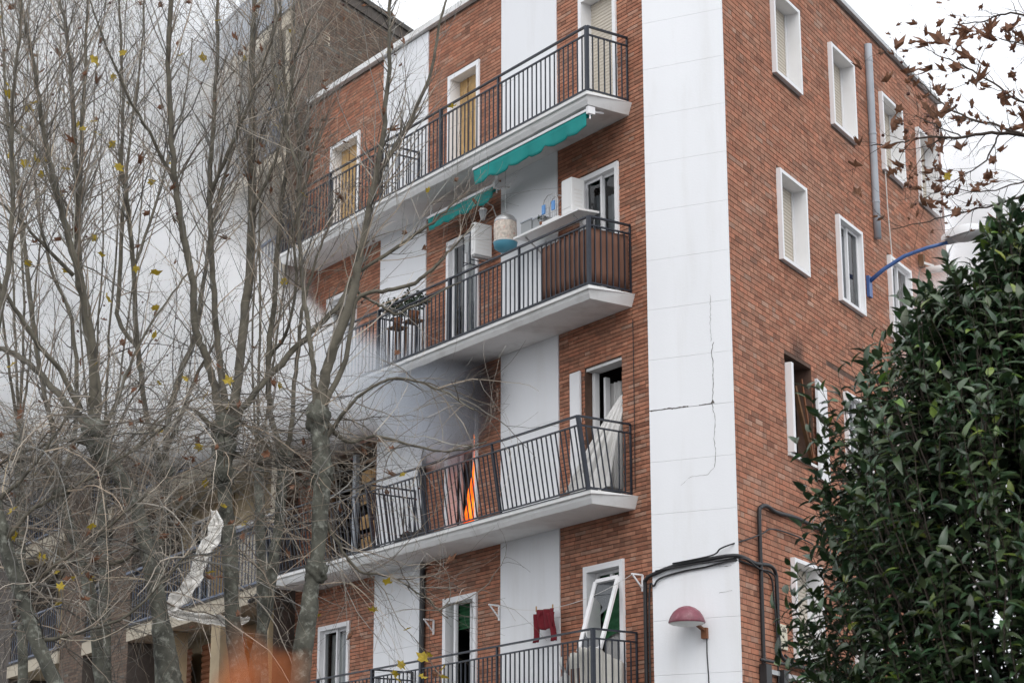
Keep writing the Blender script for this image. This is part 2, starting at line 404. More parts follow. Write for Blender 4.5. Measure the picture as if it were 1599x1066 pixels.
# cut corner of white panels
cm = MB(); cm.box(FC, 0.001, CW - 0.001, -0.25, -0.012, 0.14, ROOF)
cw = cm.build('corner_wall', 'joint_grey', bld, FC.w(0, 0, 0))
PH = 0.7155; zj = 8.225
zz = [zj + (i + 0) * PH for i in range(-9, 12)]
for a, b in zip(zz, zz[1:]):
    if a > ROOF: break
    b2 = min(b, ROOF + 0.02); g0 = 0.0014
    c = MB(); lo = a + (0.011 if abs(a - zj) < 0.01 else g0)
    z_r = a + g0                                   # the damaged joint gapes towards its left end
    for o_ in (0,):
        p = [(-0.018, -0.012), (-0.018, 0.0), (CW + 0.018, 0.0), (CW + 0.018, -0.012)]
        q = [FC.w(-0.018, -0.013, lo), FC.w(CW + 0.018, -0.013, z_r), FC.w(CW + 0.018, 0.018, z_r), FC.w(-0.018, 0.018, lo)]
        q = [q[1], q[0], q[3], q[2]]
        t = [FC.w(CW + 0.018, -0.013, b2 - g0), FC.w(-0.018, -0.013, b2 - g0), FC.w(-0.018, 0.018, b2 - g0), FC.w(CW + 0.018, 0.018, b2 - g0)]
        c.hull8(q + t)
    c.build('corner_panel', 'white_paint', cw)
def crack(pts, w0, seed):
    rs = random.Random(seed); mb = MB(); fine = []
    for (a, b) in zip(pts, pts[1:]):
        n = max(2, int(math.dist(a, b) / 0.03))
        for i in range(n):
            t = i / n; fine.append((a[0] + (b[0] - a[0]) * t + rs.uniform(-0.008, 0.008), a[1] + (b[1] - a[1]) * t + rs.uniform(-0.004, 0.004)))
    fine.append(pts[-1]); q = []
    for i, (s, z) in enumerate(fine):
        t0 = fine[max(0, i - 1)]; t1 = fine[min(len(fine) - 1, i + 1)]
        dx, dz = t1[0] - t0[0], t1[1] - t0[1]; L_ = math.hypot(dx, dz) + 1e-6
        w = w0 * rs.uniform(0.4, 1.3); q.append(((s - dz / L_ * w, z + dx / L_ * w), (s + dz / L_ * w, z - dx / L_ * w)))
    for (a, b), (c, d) in zip(q, q[1:]):
        mb.poly([FC.w(*p[:1], 0.0205, p[1]) for p in (a, b, d, c)])
    mb.build('crack', 'crack_dark', cw)
crack([(0.91, 9.76), (0.90, 9.35), (0.90, 9.10)], 0.0022, 1)
crack([(0.935, 9.08), (0.90, 8.95), (0.925, 8.75), (0.91, 8.45), (0.895, 8.26)], 0.0042, 2)
crack([(0.895, 8.24), (0.93, 8.0), (0.905, 7.75), (0.925, 7.55), (0.90, 7.36)], 0.0030, 3)
crack([(0.90, 7.36), (0.80, 7.27), (0.55, 7.26), (0.42, 7.16)], 0.0016, 4)
crack([(0.0, 8.222), (0.30, 8.236), (0.31, 8.225), (0.55, 8.232)], 0.009, 5)
crack([(0.70, 8.229), (0.89, 8.236)], 0.006, 6)
MB().poly([FC.w(0.87, 0.021, 8.235), FC.w(0.93, 0.021, 8.238), FC.w(0.905, 0.021, 8.29)]).build('crack', 'crack_dark', cw)
crack([(0.93, 6.02 + 0.0), (1.10, 6.03)], 0.003, 8); crack([(0.92, 5.68), (1.10, 5.70)], 0.0022, 9)
# far walls, floors, roof
fp = [FL.w(0, -0.24, 0), FL.w(SEND, -0.24, 0), FL.w(SEND, -0.24, 0) + RD * 7.0, FR.w(REND, -0.24, 0) , FR.w(0, -0.24, 0)]
bk = MB()
for i in (1, 2): bk.poly([fp[i], fp[i+1], fp[i+1] + V(0, 0, ROOF), fp[i] + V(0, 0, ROOF)])
bk.build('rear_wall', 'mortar', bld)
fl = MB()
for z in SLAB: fl.poly([p + V(0, 0, z - 0.03) for p in fp]); fl.poly([p + V(0, 0, z - 0.25) for p in fp])
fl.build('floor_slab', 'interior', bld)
rf = MB(); top = [FL.w(-0.02, 0.0, 0), FL.w(SEND, 0.0, 0), FL.w(SEND, 0, 0) + RD * 7.0, FR.w(REND, 0, 0), FR.w(-0.02, 0, 0)]
rf.poly([p + V(0, 0, ROOF + 0.005) for p in top])
roof = rf.build('roof', 'roof_dark', bld)
MB().box(FL, -0.05, SEND, -0.3, 0.10, ROOF, ROOF + 0.10).build('coping', 'white_slab', roof)
MB().box(FC, -0.04, CW + 0.04, -0.3, 0.06, ROOF + 0.022, ROOF + 0.11).build('coping', 'white_slab', roof)
MB().box(FR, 0.03, REND, -0.3, 0.07, ROOF - 0.005, ROOF + 0.075).build('coping', 'coping_grey', roof)
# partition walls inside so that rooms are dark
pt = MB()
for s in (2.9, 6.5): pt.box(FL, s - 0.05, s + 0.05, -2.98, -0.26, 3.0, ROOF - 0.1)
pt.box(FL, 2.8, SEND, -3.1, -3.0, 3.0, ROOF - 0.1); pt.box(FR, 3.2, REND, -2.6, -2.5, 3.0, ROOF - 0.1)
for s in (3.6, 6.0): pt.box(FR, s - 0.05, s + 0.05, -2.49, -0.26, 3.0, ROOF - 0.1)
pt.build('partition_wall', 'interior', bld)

# ------------------------------------------------------------------ windows
def ring(fr, a, b, z0, z1, t, o0, o1, bottom=True):
    mb = MB()
    mb.box(fr, a, a + t, o0, o1, z0, z1); mb.box(fr, b - t, b, o0, o1, z0, z1)
    mb.box(fr, a + t, b - t, o0, o1 - 0.002, z1 - t, z1 - 0.002)
    if bottom: mb.box(fr, a + t, b - t, o0, o1 - 0.002, z0 + 0.002, z0 + t)
    return mb
def slats(fr, a, b, z0, z1, o, pitch=0.055, dep=0.012):
    mb = MB(); n = max(1, int((z1 - z0) / pitch)); h = (z1 - z0) / n
    for i in range(n):
        z = z0 + i * h
        mb.poly([fr.w(a, o, z), fr.w(b, o, z), fr.w(b, o + dep, z + h * 0.35), fr.w(a, o + dep, z + h * 0.35)])
        mb.poly([fr.w(a, o + dep, z + h * 0.35), fr.w(b, o + dep, z + h * 0.35), fr.w(b, o + dep, z + h * 0.8), fr.w(a, o + dep, z + h * 0.8)])
        mb.poly([fr.w(a, o + dep, z + h * 0.8), fr.w(b, o + dep, z + h * 0.8), fr.w(b, o, z + h), fr.w(a, o, z + h)])
    return mb
def drape(fr, a, b, z0, z1, o, waves=7, amp=0.03, seed=0):
    rs = random.Random(seed); ph = rs.uniform(0, 6)
    return MB().grid(lambda u, v: fr.w(a + (b - a) * u, o + amp * math.sin(u * waves * 6.28 + ph + 0.6 * v) * (0.5 + 0.5 * v), z1 + (z0 - z1) * v), waves * 6, 6)
def window(fr, op, kind, proud, rev, t=0.06, seed=0):
    a, b, z0, z1 = op
    w = ring(fr, a, b, z0, z1, t, -rev - 0.03, proud).build('window', 'white_frame', bld)
    ia, ib, iz0, iz1 = a + t, b - t, z0 + t, z1 - t; o = -rev
    if kind == 'shutter':
        slats(fr, ia, ib, iz0, iz1, o + 0.0, 0.052).build('shutter', 'shutter_beige', w)
        if proud > 0.05: MB().box(fr, ib - 0.03, ib - 0.001, o + 0.013, o + 0.03, iz0 + 0.001, iz1 - 0.001).build('shutter_guide', 'white_frame', w)
    elif kind == 'blind':
        slats(fr, ia, ib, iz0, iz1, o, 0.035, 0.008).build('blind', 'blind_tan', w)
        for k in (0.35, 0.68): MB().box(fr, ia + (ib - ia) * k - 0.008, ia + (ib - ia) * k + 0.008, o + 0.010, o + 0.016, iz0, iz1).build('blind_cord', 'wood_dark', w)
    elif kind in ('sliding', 'half', 'lace'):
        m = (ia + ib) / 2
        for k, (p, q) in enumerate(((ia + 0.001, m + 0.02), (m - 0.02, ib - 0.001))):
            oo = o + 0.03 * k
            sash = ring(fr, p, q, iz0 + 0.001, iz1 - 0.001, 0.045, oo, oo + 0.028).build('sash', 'white_frame', w)
            MB().poly([fr.w(p + 0.045, oo + 0.012, iz0 + 0.046), fr.w(q - 0.045, oo + 0.012, iz0 + 0.046), fr.w(q - 0.045, oo + 0.012, iz1 - 0.046), fr.w(p + 0.045, oo + 0.012, iz1 - 0.046)][::-fr.sg]).build('pane', 'glass_clear', w)
        top = iz1 - (0.28 if kind == 'sliding' else 0.05)
        drape(fr, ia - 0.02, m + 0.03, iz0, top, o - 0.10, 5, 0.02, seed).build('curtain', 'curtain_grey', w, smooth=True)
        drape(fr, m - 0.03 if kind == 'lace' else m + 0.12, ib + 0.02, iz0, top + (0.1 if kind == 'sliding' else 0), o - 0.12, 4, 0.03, seed + 1).build('curtain', 'curtain_grey' if kind != 'lace' else 'curtain_white', w, smooth=True)
    return w
# clear glass
m = bpy.data.materials.new('glass_clear'); m.use_nodes = True; MATS['glass_clear'] = m
n_, l_ = m.node_tree.nodes, m.node_tree.links
gl = n_.new('ShaderNodeBsdfGlossy'); gl.inputs['Roughness'].default_value = 0.03; tr = n_.new('ShaderNodeBsdfTransparent'); tr.inputs['Color'].default_value = (0.85, 0.88, 0.88, 1)
fr_ = n_.new('ShaderNodeFresnel'); fr_.inputs['IOR'].default_value = 1.5; mx = n_.new('ShaderNodeMixShader')
l_.new(fr_.outputs[0], mx.inputs[0]); l_.new(tr.outputs[0], mx.inputs[1]); l_.new(gl.outputs[0], mx.inputs[2]); l_.new(mx.outputs[0], n_['Material Output'].inputs['Surface'])

window(FL, Lop[(4, 'a')], 'shutter', 0.035, 0.17, 0.075)
window(FL, Lop[(4, 'b')], 'blind', 0.035, 0.17, 0.075)
window(FL, Lop[(4, 'c')], 'blind', 0.035, 0.17, 0.075)
window(FL, Lop[(3, 'a')], 'sliding', 0.035, 0.08, 0.075, 3)
window(FL, Lop[(3, 'b')], 'lace', 0.035, 0.10, 0.075, 5)
window(FL, Lop[(3, 'c')], 'lace', 0.035, 0.10, 0.075, 6)
window(FL, Lop[(1, 'c')], 'lace', 0.035, 0.10, 0.075, 8)
for (i, j), op in Rop.items():
    if (i, j) == (0, 1): continue
    kind = {0: {0: 'shutter', 1: '', 2: 'shutter', 3: 'shutter'}, 1: {3: 'shutter', 2: 'half', 1: 'half', 0: 'shutter'}, 2: {3: 'shutter', 2: 'lace', 1: 'shutter', 0: 'shutter'}, 3: {3: 'shutter', 2: 'lace', 1: 'shutter', 0: 'shutter'}}[i][j]
    window(FR, op, kind, 0.075, 0.06 if kind in ('half', 'lace') else 0.17, 0.055, 20 + i + j)
# burnt-out balcony window: bare opening, loose white jamb board, sash inside
w = MB().box(FL, 1.56, 1.80 - 0.0, 0.02, 0.05, SLAB[1] + 0.03, 9.13).build('window', 'white_frame', bld)
w['label'] = 'blown out window with bare edges and white shutter leaf folded back'
MB().box(FL, 1.42, 1.485, -0.20, -0.12, SLAB[1] + 0.04, 9.10).build('jamb', 'white_frame', w)
MB().box(FL, 1.30, 1.345, -0.30, -0.22, SLAB[1] + 0.04, 9.02).build('sash', 'white_frame', w)
MB().box(FL, 0.64, 1.49, -0.24, -0.02, 9.105, 9.148).build('lintel', 'white_slab', w)
drape(FL, 1.08, 1.34, SLAB[1] + 0.05, 8.95, -0.36, 3, 0.05, 4).build('inner_curtain', 'curtain_white', w, smooth=True)
# burning balcony door
w = MB().box(FL, 4.235, 4.30, -0.15, 0.03, SLAB[1] + 0.03, 9.12).build('window', 'white_frame', bld)
w['label'] = 'burning balcony door with one white jamb left standing'
MB().box(FL, 5.05, 5.145, -0.15, 0.03, SLAB[1] + 0.03, 8.55).build('jamb', 'white_frame', w)
ring(FL, 4.62, 5.03, SLAB[1] + 0.05, 8.75, 0.05, -0.22, -0.18).build('sash', 'white_frame', w)
MB().box(FL, 4.66, 4.99, -0.30, -0.26, SLAB[1] + 0.05, 8.6).build('inner_panel', 'soot_room', w)
# wrecked third door: planks and broken blind
w = ring(FL, 7.27, 9.02, SLAB[1] + 0.03, 9.20, 0.05, -0.2, -0.01).build('window', 'wood_dark', bld)
w['label'] = 'wrecked balcony door with splintered timber boards'
for k, (a, b, z, d) in enumerate([(7.33, 7.60, 8.62, .20), (7.62, 7.92, 8.58, .22), (7.34, 7.61, 8.34, .22), (7.63, 7.93, 8.22, .20), (7.33, 7.60, 8.02, .20), (7.66, 7.94, 7.80, .24), (7.34, 7.62, 7.72, .20), (7.63, 7.90, 7.45, .22), (7.33, 7.60, 7.36, .22)]):
    MB().hull8([FL.w(a, -0.14, z + .01 * k % .03), FL.w(b, -0.14, z), FL.w(b, -0.11, z), FL.w(a, -0.11, z), FL.w(a, -0.14, z + d), FL.w(b, -0.14, z + d - .03), FL.w(b, -0.11, z + d - .03), FL.w(a, -0.11, z + d)]).build('plank', 'wood_raw', w)
MB().box(FL, 8.02, 8.12, -0.12, -0.05, SLAB[1] + 0.09, 9.10).build('mullion', 'grey_pipe', w)
for z_ in (7.66, 8.28, 8.90): MB().box(FL, 7.33, 7.95, -0.105, -0.09, z_, z_ + 0.05).build('batten', 'wood_dark', w)
# blown-out window of the right wall: two white jamb boards and hanging timber
w = MB().box(FR, 1.90, 1.985, -0.06, 0.10, 7.91, 9.22).build('window', 'white_frame', bld)
w['label'] = 'blown out side window with ragged top and loose white boards'
MB().hull8([FR.w(3.36, 0.03, 7.70), FR.w(2.90, 0.06, 7.70), FR.w(2.90, 0.10, 7.70), FR.w(3.36, 0.07, 7.70), FR.w(3.36, 0.03, 9.14), FR.w(2.90, 0.06, 9.20), FR.w(2.90, 0.10, 9.20), FR.w(3.36, 0.07, 9.14)]).build('loose_board', 'white_frame', w)
MB().bar(FR.w(2.62, -0.15, 9.05), FR.w(2.88, -0.02, 7.95), 0.07, 0.03).build('plank', 'wood_dark', w)
MB().bar(FR.w(2.66, -0.05, 9.15), FR.w(2.80, 0.03, 8.0), 0.025, 0.02).build('plank', 'shutter_rust', w)
MB().box(FR, 2.03, 2.07, -0.16, -0.12, 7.92, 9.0).build('sash', 'grey_pipe', w)
drape(FR, 2.25, 2.62, 7.92, 8.75, -0.30, 2, 0.05, 9).build('curtain', 'curtain_grey', w, smooth=True)
MB().box(FR, 1.88, 2.95, -0.2, 0.05, 7.86, 7.90).build('sill', 'white_slab', w)
# lowest balcony: door with fallen sash, door with green blind
op = Lop[(1, 'a')]
w = ring(FL, op[0], op[1], op[2], op[3], 0.085, -0.2, 0.04).build('window', 'white_frame', bld)
w['label'] = 'balcony door with a broken sash tilting out over the rail'
a, b, z0, z1 = op[0] + 0.085, op[1] - 0.085, op[2] + 0.085, op[3] - 0.085
s = ring(FL, a + 0.002, b - 0.002, z1 - 0.26, z1 - 0.002, 0.04, -0.16, -0.12).build('transom', 'white_frame', w)
MB().box(FL, (a + b) / 2 - 0.03, (a + b) / 2 + 0.03, -0.15, -0.11, z1 - 0.24, z1 - 0.05).build('mullion', 'white_frame', w)
def blind_grid(fr, a, b, zt, zb, o, sag): return MB().grid(lambda u, v: fr.w(a + (b - a) * u, o + 0.02 * math.sin(v * 40), zt + (zb - sag * math.sin(u * 3.14) - zt) * v), 10, 24)
blind_grid(FL, a, b, z1, z1 - 0.95, -0.24, -0.1).build('green_blind', 'blind_green', w, smooth=True)
drape(FL, a + 0.42, b, z0, z1 - 0.8, -0.28, 4, 0.04, 11).build('curtain', 'curtain_white', w, smooth=True)
drape(FL, a, a + 0.18, z0, z1 - 0.8, -0.27, 3, 0.03, 12).build('curtain', 'curtain_white', w, smooth=True)
# the tilted sash: hinged low, top swung in
def tilted(p00, p10, p11, p01, t, d):
    p00, p10, p11, p01 = [np.array(p, float) for p in (p00, p10, p11, p01)]
    mb = MB()
    for p, q in ((p00, p10), (p10, p11), (p11, p01), (p01, p00)): mb.bar(p, q, d, t, up=np.cross(p10 - p00, p01 - p00))
    return mb
T0, T1, T2, T3 = FL.w(1.16, 0.10, 6.03), FL.w(0.75, 0.03, 6.05), FL.w(0.56, 0.50, 5.02), FL.w(0.96, 0.55, 5.03)
s = tilted(T3, T2, T1, T0, 0.035, 0.06).build('fallen_sash', 'white_frame', w)
def lerp(a, b, t): return a + (b - a) * t
gm = MB()
def q4(u, v): return lerp(lerp(T0, T1, u), lerp(T3, T2, u), v)
gm.poly([q4(.06, .04), q4(.95, .04), q4(.9, .2), q4(.93, .42), q4(.55, .52), q4(.62, .40), q4(.2, .25), q4(.05, .22)])
gm.build('broken_pane', 'glass_dark', w); gm = MB(); gm.poly([q4(.05, .96), q4(.6, .96), q4(.45, .86), q4(.2, .80), q4(.06, .72)])
gm.build('broken_pane', 'glass_dark', w)
op = Lop[(1, 'b')]
w = ring(FL, op[0], op[1], op[2], op[3], 0.085, -0.2, 0.04).build('window', 'white_frame', bld)
a, b, z0, z1 = op[0] + 0.085, op[1] - 0.085, op[2], op[3] - 0.085
MB().bar(FL.w(b - 0.20, -0.02, z0), FL.w(b - 0.20, -0.02, z1), 0.05, 0.04).build('open_sash', 'white_frame', w)
ring(FL, a + 0.0, a + 0.34, z0, z1 - 0.02, 0.05, -0.18, -0.14).build('sash', 'white_frame', w)
MB().box(FL, a + 0.06, a + 0.34, -0.18, -0.14, 5.4, 5.44).build('glazing_bar', 'white_frame', w)
blind_grid(FL, a, b, z1, z1 - 0.38, -0.22, 0.0).build('green_blind', 'blind_green', w, smooth=True)
drape(FL, a, a + 0.25, z0, z1 - 0.3, -0.32, 3, 0.03, 13).build('curtain', 'curtain_grey', w, smooth=True)

# ------------------------------------------------------------------ balconies
BAR = {}
def bar_mesh(h, m='rail_metal'):
    k = (round(h, 3), m)
    if k not in BAR:
        mb = MB(); mb.box(FW, -0.008, 0.008, -0.008, 0.008, 0, h)
        me = bpy.data.meshes.new('baluster'); me.from_pydata(mb.v, [], mb.f); me.materials.append(MATS[m]); BAR[k] = me
    return BAR[k]
def balcony(z, lean=0.0, posts=(0.36, 2.6, 4.2, 6.0), name='balcony', seed=0):
    rs = random.Random(seed)
    s0, s1 = 0.30, 9.45
    prof = [(0.815, 0), (0.815, -0.050), (0.780, -0.062), (0.772, -0.105), (0.735, -0.17), (-0.01, -0.17), (-0.01, 0)]
    ends = [(0.0, 0.0), (0.0, -0.055), (0.035, -0.066), (0.043, -0.10), (0.08, -0.165)]
    mb = MB(); ns = 46; ring_ = []
    # fascia sections along the front with small unevenness, mitred at both ends
    secs = []
    for i in range(ns + 1):
        u = i / ns; r_ = []
        for k, (o, dz) in enumerate(prof):
            e = ends[k][0] if k < 5 else (0.08 if k == 5 else 0)
            a = s0 + e + (s1 - s0 - 2 * e) * u
            j = rs.uniform(-0.004, 0.004) if 0 < i < ns and k in (2, 3, 4) else 0
            if lean and 2.2 < a < 3.4 and k in (2, 3, 4): j -= 0.012 * rs.random()
            r_.append(mb.vert(FL.w(a, o + j, z + dz + (j if k in (1, 2, 3, 4) else 0))))
        secs.append(r_)
    for a, b in zip(secs, secs[1:]):
        for k in range(7): mb.f.append([a[k], a[(k+1) % 7], b[(k+1) % 7], b[k]])
    mb.f.append(secs[0]); mb.f.append(secs[-1][::-1])
    bal = mb.build(name, 'white_slab', bld, FL.w(s0, 0, z - 0.17))
    MB().box(FL, s0 - 0.004, s1 + 0.004, 0.70, 0.822, z + 0.002, z + 0.014).build('drip_edge', 'rail_metal', bal)
    H = 1.02; O = 0.76
    def top(s, o, h): return FL.w(s, o + lean * h / H * (1 if o > 0.3 else o / 0.76), z + h)
    def run(p, q, n0, n1):                                      # p, q: (s, o)
        f = lambda t: (p[0] + (q[0] - p[0]) * t, p[1] + (q[1] - p[1]) * t)
        for h, w_, th in ((H, 0.045, 0.022), (H - 0.125, 0.030, 0.020), (0.055, 0.030, 0.018)):
            MB().bar(top(*p, h), top(*q, h), w_, th).build('rail', 'rail_metal', bal)
        ln = math.dist(p, q); n = int(round(ln / 0.112))
        for i in range(1, n):
            a = f(i / n); hb = H - 0.125 - 0.055 - 0.02
            if lean and a[1] > 0.3:
                b0 = top(*a, 0.065); b1 = top(*a, H - 0.135); j = rs.uniform(-0.03, 0.03) * (1 if 3.8 < a[0] < 5 else 0.3)
                MB().bar(b0 + FL.d * j, b1, 0.016).build('baluster', 'rail_metal', bal)
            else:
                link('baluster', bar_mesh(hb), bal, FL.w(a[0], a[1], z + 0.065), FL.ang)
    pts = list(posts)
    run((pts[0], O), (pts[-1], O), 0, 0)
    run((pts[0], O), (pts[0], 0.03), 0, 0); run((pts[-1] , O), (pts[-1], 0.03), 0, 0)
    run((pts[-1] + 0.06, O), (9.38, O), 0, 0)
    run((9.38, O), (9.38, 0.03), 0, 0)
    for i, p in enumerate(pts + [7.7, 9.38]):
        wd = 0.05 if i == 0 or p > 3 else 0.03
        MB().bar(top(p, O + 0.001, 0.005), top(p, O + 0.001, H - 0.004), wd).build('post', 'rail_metal', bal)
    for p in (pts[0], pts[-1]): MB().bar(FL.w(p, 0.035, z + 0.004), FL.w(p, 0.035, z + H - 0.002), 0.024).build('post', 'rail_metal', bal)
    return bal
balcony(SLAB[3], seed=1)['label'] = 'topmost balcony under the roof edge'
b2 = balcony(SLAB[2], posts=(0.36, 2.05, 3.9, 6.0), seed=2)
b3 = balcony(SLAB[1], lean=0.17, posts=(0.42, 2.5, 4.45, 6.0), seed=3); b3['label'] = 'balcony outside the burning flat with rail bent outwards'
b4 = balcony(SLAB[0], posts=(0.36, 2.6, 4.6, 6.0), seed=4)
# fixed drainpipe and old downpipe stub, part of the building
MB().tube([FL.w(5.71, 0.055, z) for z in (3.6, 5, 6.92)], 0.045, 10).build('drainpipe', 'pipe_dark', bld, smooth=False)
MB().tube([FL.w(5.71, 0.055, z) for z in (7.12, 8.2, 9.3)], 0.035, 10).build('drainpipe', 'pipe_dark', bld)
pp = MB().tube([FR.w(6.0, 0.06, z) for z in (12.27, 13.0, 13.6, 14.45, 14.5, 15.3, 15.70)], [0.062] * 3 + [0.062, 0.066, 0.066, 0.064], 12)
dp = pp.build('downpipe', 'grey_pipe', bld, smooth=True); dp['label'] = 'grey downpipe cut off halfway down the side wall'
for z in (12.9, 14.1, 15.4): MB().tube([FR.w(6.0, 0.06, z - 0.015), FR.w(6.0, 0.06, z + 0.015)], 0.070, 12).build('bracket', 'grey_pipe', dp)

# ================================================================== NEIGHBOUR BUILDING
nb = thing('neighbour_building', N0, 'taller beige apartment block with dark brick side wall behind the trees', 'building')
NTOP = 18.75; NLEN = 24.0; REC = 1.05
nlev = [4.45, 7.10, 9.75, 12.40, 15.05, 17.70]
piers = [(6.9, 8.1), (9.5, 11.0), (14.5, 16.0), (19, 20.2)]
sidew = MB()
sidew.poly([FS.w(0, 0, 0), FS.w(9, 0, 0), FS.w(9, 0, NTOP), FS.w(0, 0, NTOP)])
sidew = sidew.build('side_wall', 'mortar_brown', nb, FS.w(0, 0, 0))
brick_field(FS, brick_rects(0.0, 8.9, 8.0, NTOP - 0.25, []), sidew, 'brick_brown', 80)
MB().box(FS, -0.05, 9, -0.3, 0.08, NTOP, NTOP + 0.10).build('coping', 'roof_dark', sidew)
MB().box(FS, 0.0, 9, -0.1, 0.03, NTOP - 0.22, NTOP - 0.002).build('cornice', 'mortar_brown', sidew)
rear = MB(); rear.poly([FN.w(0.60, -REC, 0.14), FN.w(NLEN, -REC, 0.14), FN.w(NLEN, -REC, NTOP), FN.w(0.60, -REC, NTOP)])
front = rear.build('front_wall', 'beige_render', nb, FN.w(0, -REC, 0))
MB().poly([FN.w(0, 0, NTOP), FN.w(NLEN, 0, NTOP), FN.w(NLEN, -12, NTOP), FN.w(0, 0, NTOP) + RD * 9]).build('roof', 'roof_dark', nb)
for a, b in piers:
    pr = MB().box(FN, a, b, -REC + 0.01, 0.0, 0.14, NTOP - 0.01).build('pier', 'mortar_brown', nb)
    if a < 12: brick_field(FN, brick_rects(a, b, 5.5, 12.5, []), pr, 'brick_brown', 20 if a < 8 else 0)
# corner pier beside the brick building
MB().box(FN, 0.11, 0.32, -0.17, -0.02, 7.12, NTOP - 0.3).build('corner_pier', 'beige_pale', nb)
bays = [(0.0, 6.9), (8.1, 9.5), (11.0, 14.5), (16.0, 19.0), (20.2, 24.0)]
for k, z in enumerate(nlev):
    for i, (a, b) in enumerate(bays):
        if k == 0 or i > 3: continue
        k_ = 0.575 if i == 0 else 0.0                # the corner bay narrows towards the slanting side wall
        sl = MB().hull8([FN.w(q_, o_, h_) for h_ in (z - 0.27, z) for q_, o_ in ((a + 0.003 + k_, -REC + 0.004), (b - 0.003, -REC + 0.004), (b - 0.003, 0.05), (a + 0.003, 0.05))]).build('balcony_slab', 'beige_pale', nb)
        MB().box(FN, a + 0.003, b - 0.003, -0.05, 0.075, z + 0.002, z + 0.03).build('slab_edge', 'roof_dark', sl)
        if k == 0: continue
        if k == 5: # panel rail of the top floor
            n = int((b - a) / 1.1) or 1
            for q in range(n): MB().box(FN, a + (b - a) * q / n + 0.02, a + (b - a) * (q + 1) / n - 0.02, -0.01, 0.01, z + 0.08, z + 0.98).build('rail_panel', 'glass_rail', sl)
            MB().bar(FN.w(a, 0, z + 1.02), FN.w(b, 0, z + 1.02), 0.05).build('rail', 'rail_neighbour', sl); continue
        for h in (0.08, 1.0): MB().bar(FN.w(a + 0.01, 0, z + h), FN.w(b - 0.01, 0, z + h), 0.05, 0.04).build('rail', 'rail_neighbour', sl)
        n = int((b - a) / 0.14)
        if i < 3:
            for q in range(1, n): link('baluster', bar_mesh(0.9, 'rail_neighbour'), sl, FN.w(a + (b - a) * q / n, 0, z + 0.09), FN.ang)
        else:
            mb = MB()
            for q in range(1, n): mb.box(FN, a + (b - a) * q / n - .008, a + (b - a) * q / n + .008, -.008, .008, z + 0.1, z + 0.98)
            mb.build('balusters', 'rail_neighbour', sl)
        if k == 1 and i < 2: # blue boarded handrails of the lowest visible floor
            MB().bar(FN.w(a + 0.3, 0.06, z + 1.07), FN.w(b - 0.05, 0.06, z + 1.07), 0.16, 0.05).build('handrail', 'rail_neighbour', sl)
def nwin(s, z, w_, h, kind=0):
    w = ring(FN, s, s + w_, z, z + h, 0.06, -REC + 0.003, -REC + 0.05).build('window', 'white_frame', nb)
    if kind == 0: slats(FN, s + 0.06, s + w_ - 0.06, z + 0.06, z + h - 0.06, -REC + 0.006, 0.06).build('shutter', 'shutter_beige', w)
    else:
        MB().box(FN, s + w_ / 2 - 0.03, s + w_ / 2 + 0.03, -REC + 0.006, -REC + 0.045, z + 0.05, z + h - 0.05).build('mullion', 'white_frame', w)
        MB().poly([FN.w(s + 0.06, -REC + 0.012, z + 0.06), FN.w(s + w_ - 0.06, -REC + 0.012, z + 0.06), FN.w(s + w_ - 0.06, -REC + 0.012, z + h - 0.06), FN.w(s + 0.06, -REC + 0.012, z + h - 0.06)]).build('pane', 'glass_dark', w)
for k, z in enumerate(nlev[1:5]):
    nwin(0.72, z + 0.02, 0.85, 2.1, 1); nwin(2.3, z + 0.35, 1.9, 1.35, 0 if k < 2 else 1); nwin(5.3, z + 0.02, 1.0, 2.1, 1); nwin(8.4, z + 0.5, 0.8, 1.3, 0); nwin(11.8, z + 0.35, 1.6, 1.4, 0); nwin(16.8, z + .35, 1.5, 1.4, 1)
for k, z in enumerate(nlev[1:4]):
    MB().box(FN, 4.3, 5.2, -REC + 0.002, -REC + 0.03, z + 0.01, z + 2.36).build('render_panel', 'ochre_render', front)
    MB().box(FN, 1.60, 2.25, -REC + 0.002, -REC + 0.03, z + 0.01, z + 2.36).build('render_panel', 'ochre_render', front)
# ground-floor columns and rust-brown shutters
for s in (0.27, 2.35, 4.9, 8.3):
    MB().box(FN, s, s + 0.42, -0.45, -0.03, 0.14, 6.82 if s > 0 else 6.82).build('column', 'beige_render', nb)
for a, b in ((0.72, 2.3), (2.8, 4.85), (5.35, 8.25)):
    slats(FN, a, b, 3.0, 6.6, -0.75, 0.11, 0.03).build('roller_shutter', 'shutter_rust', nb)
MB().tube([FN.w(0.9, 0.06, 6.86), FN.w(0.5, 0.09, 6.92), FN.w(0.25, 0.1, 6.9), FN.w(0.2, 0.1, 6.5)], 0.04, 8).build('hose', 'cable_black', nb)

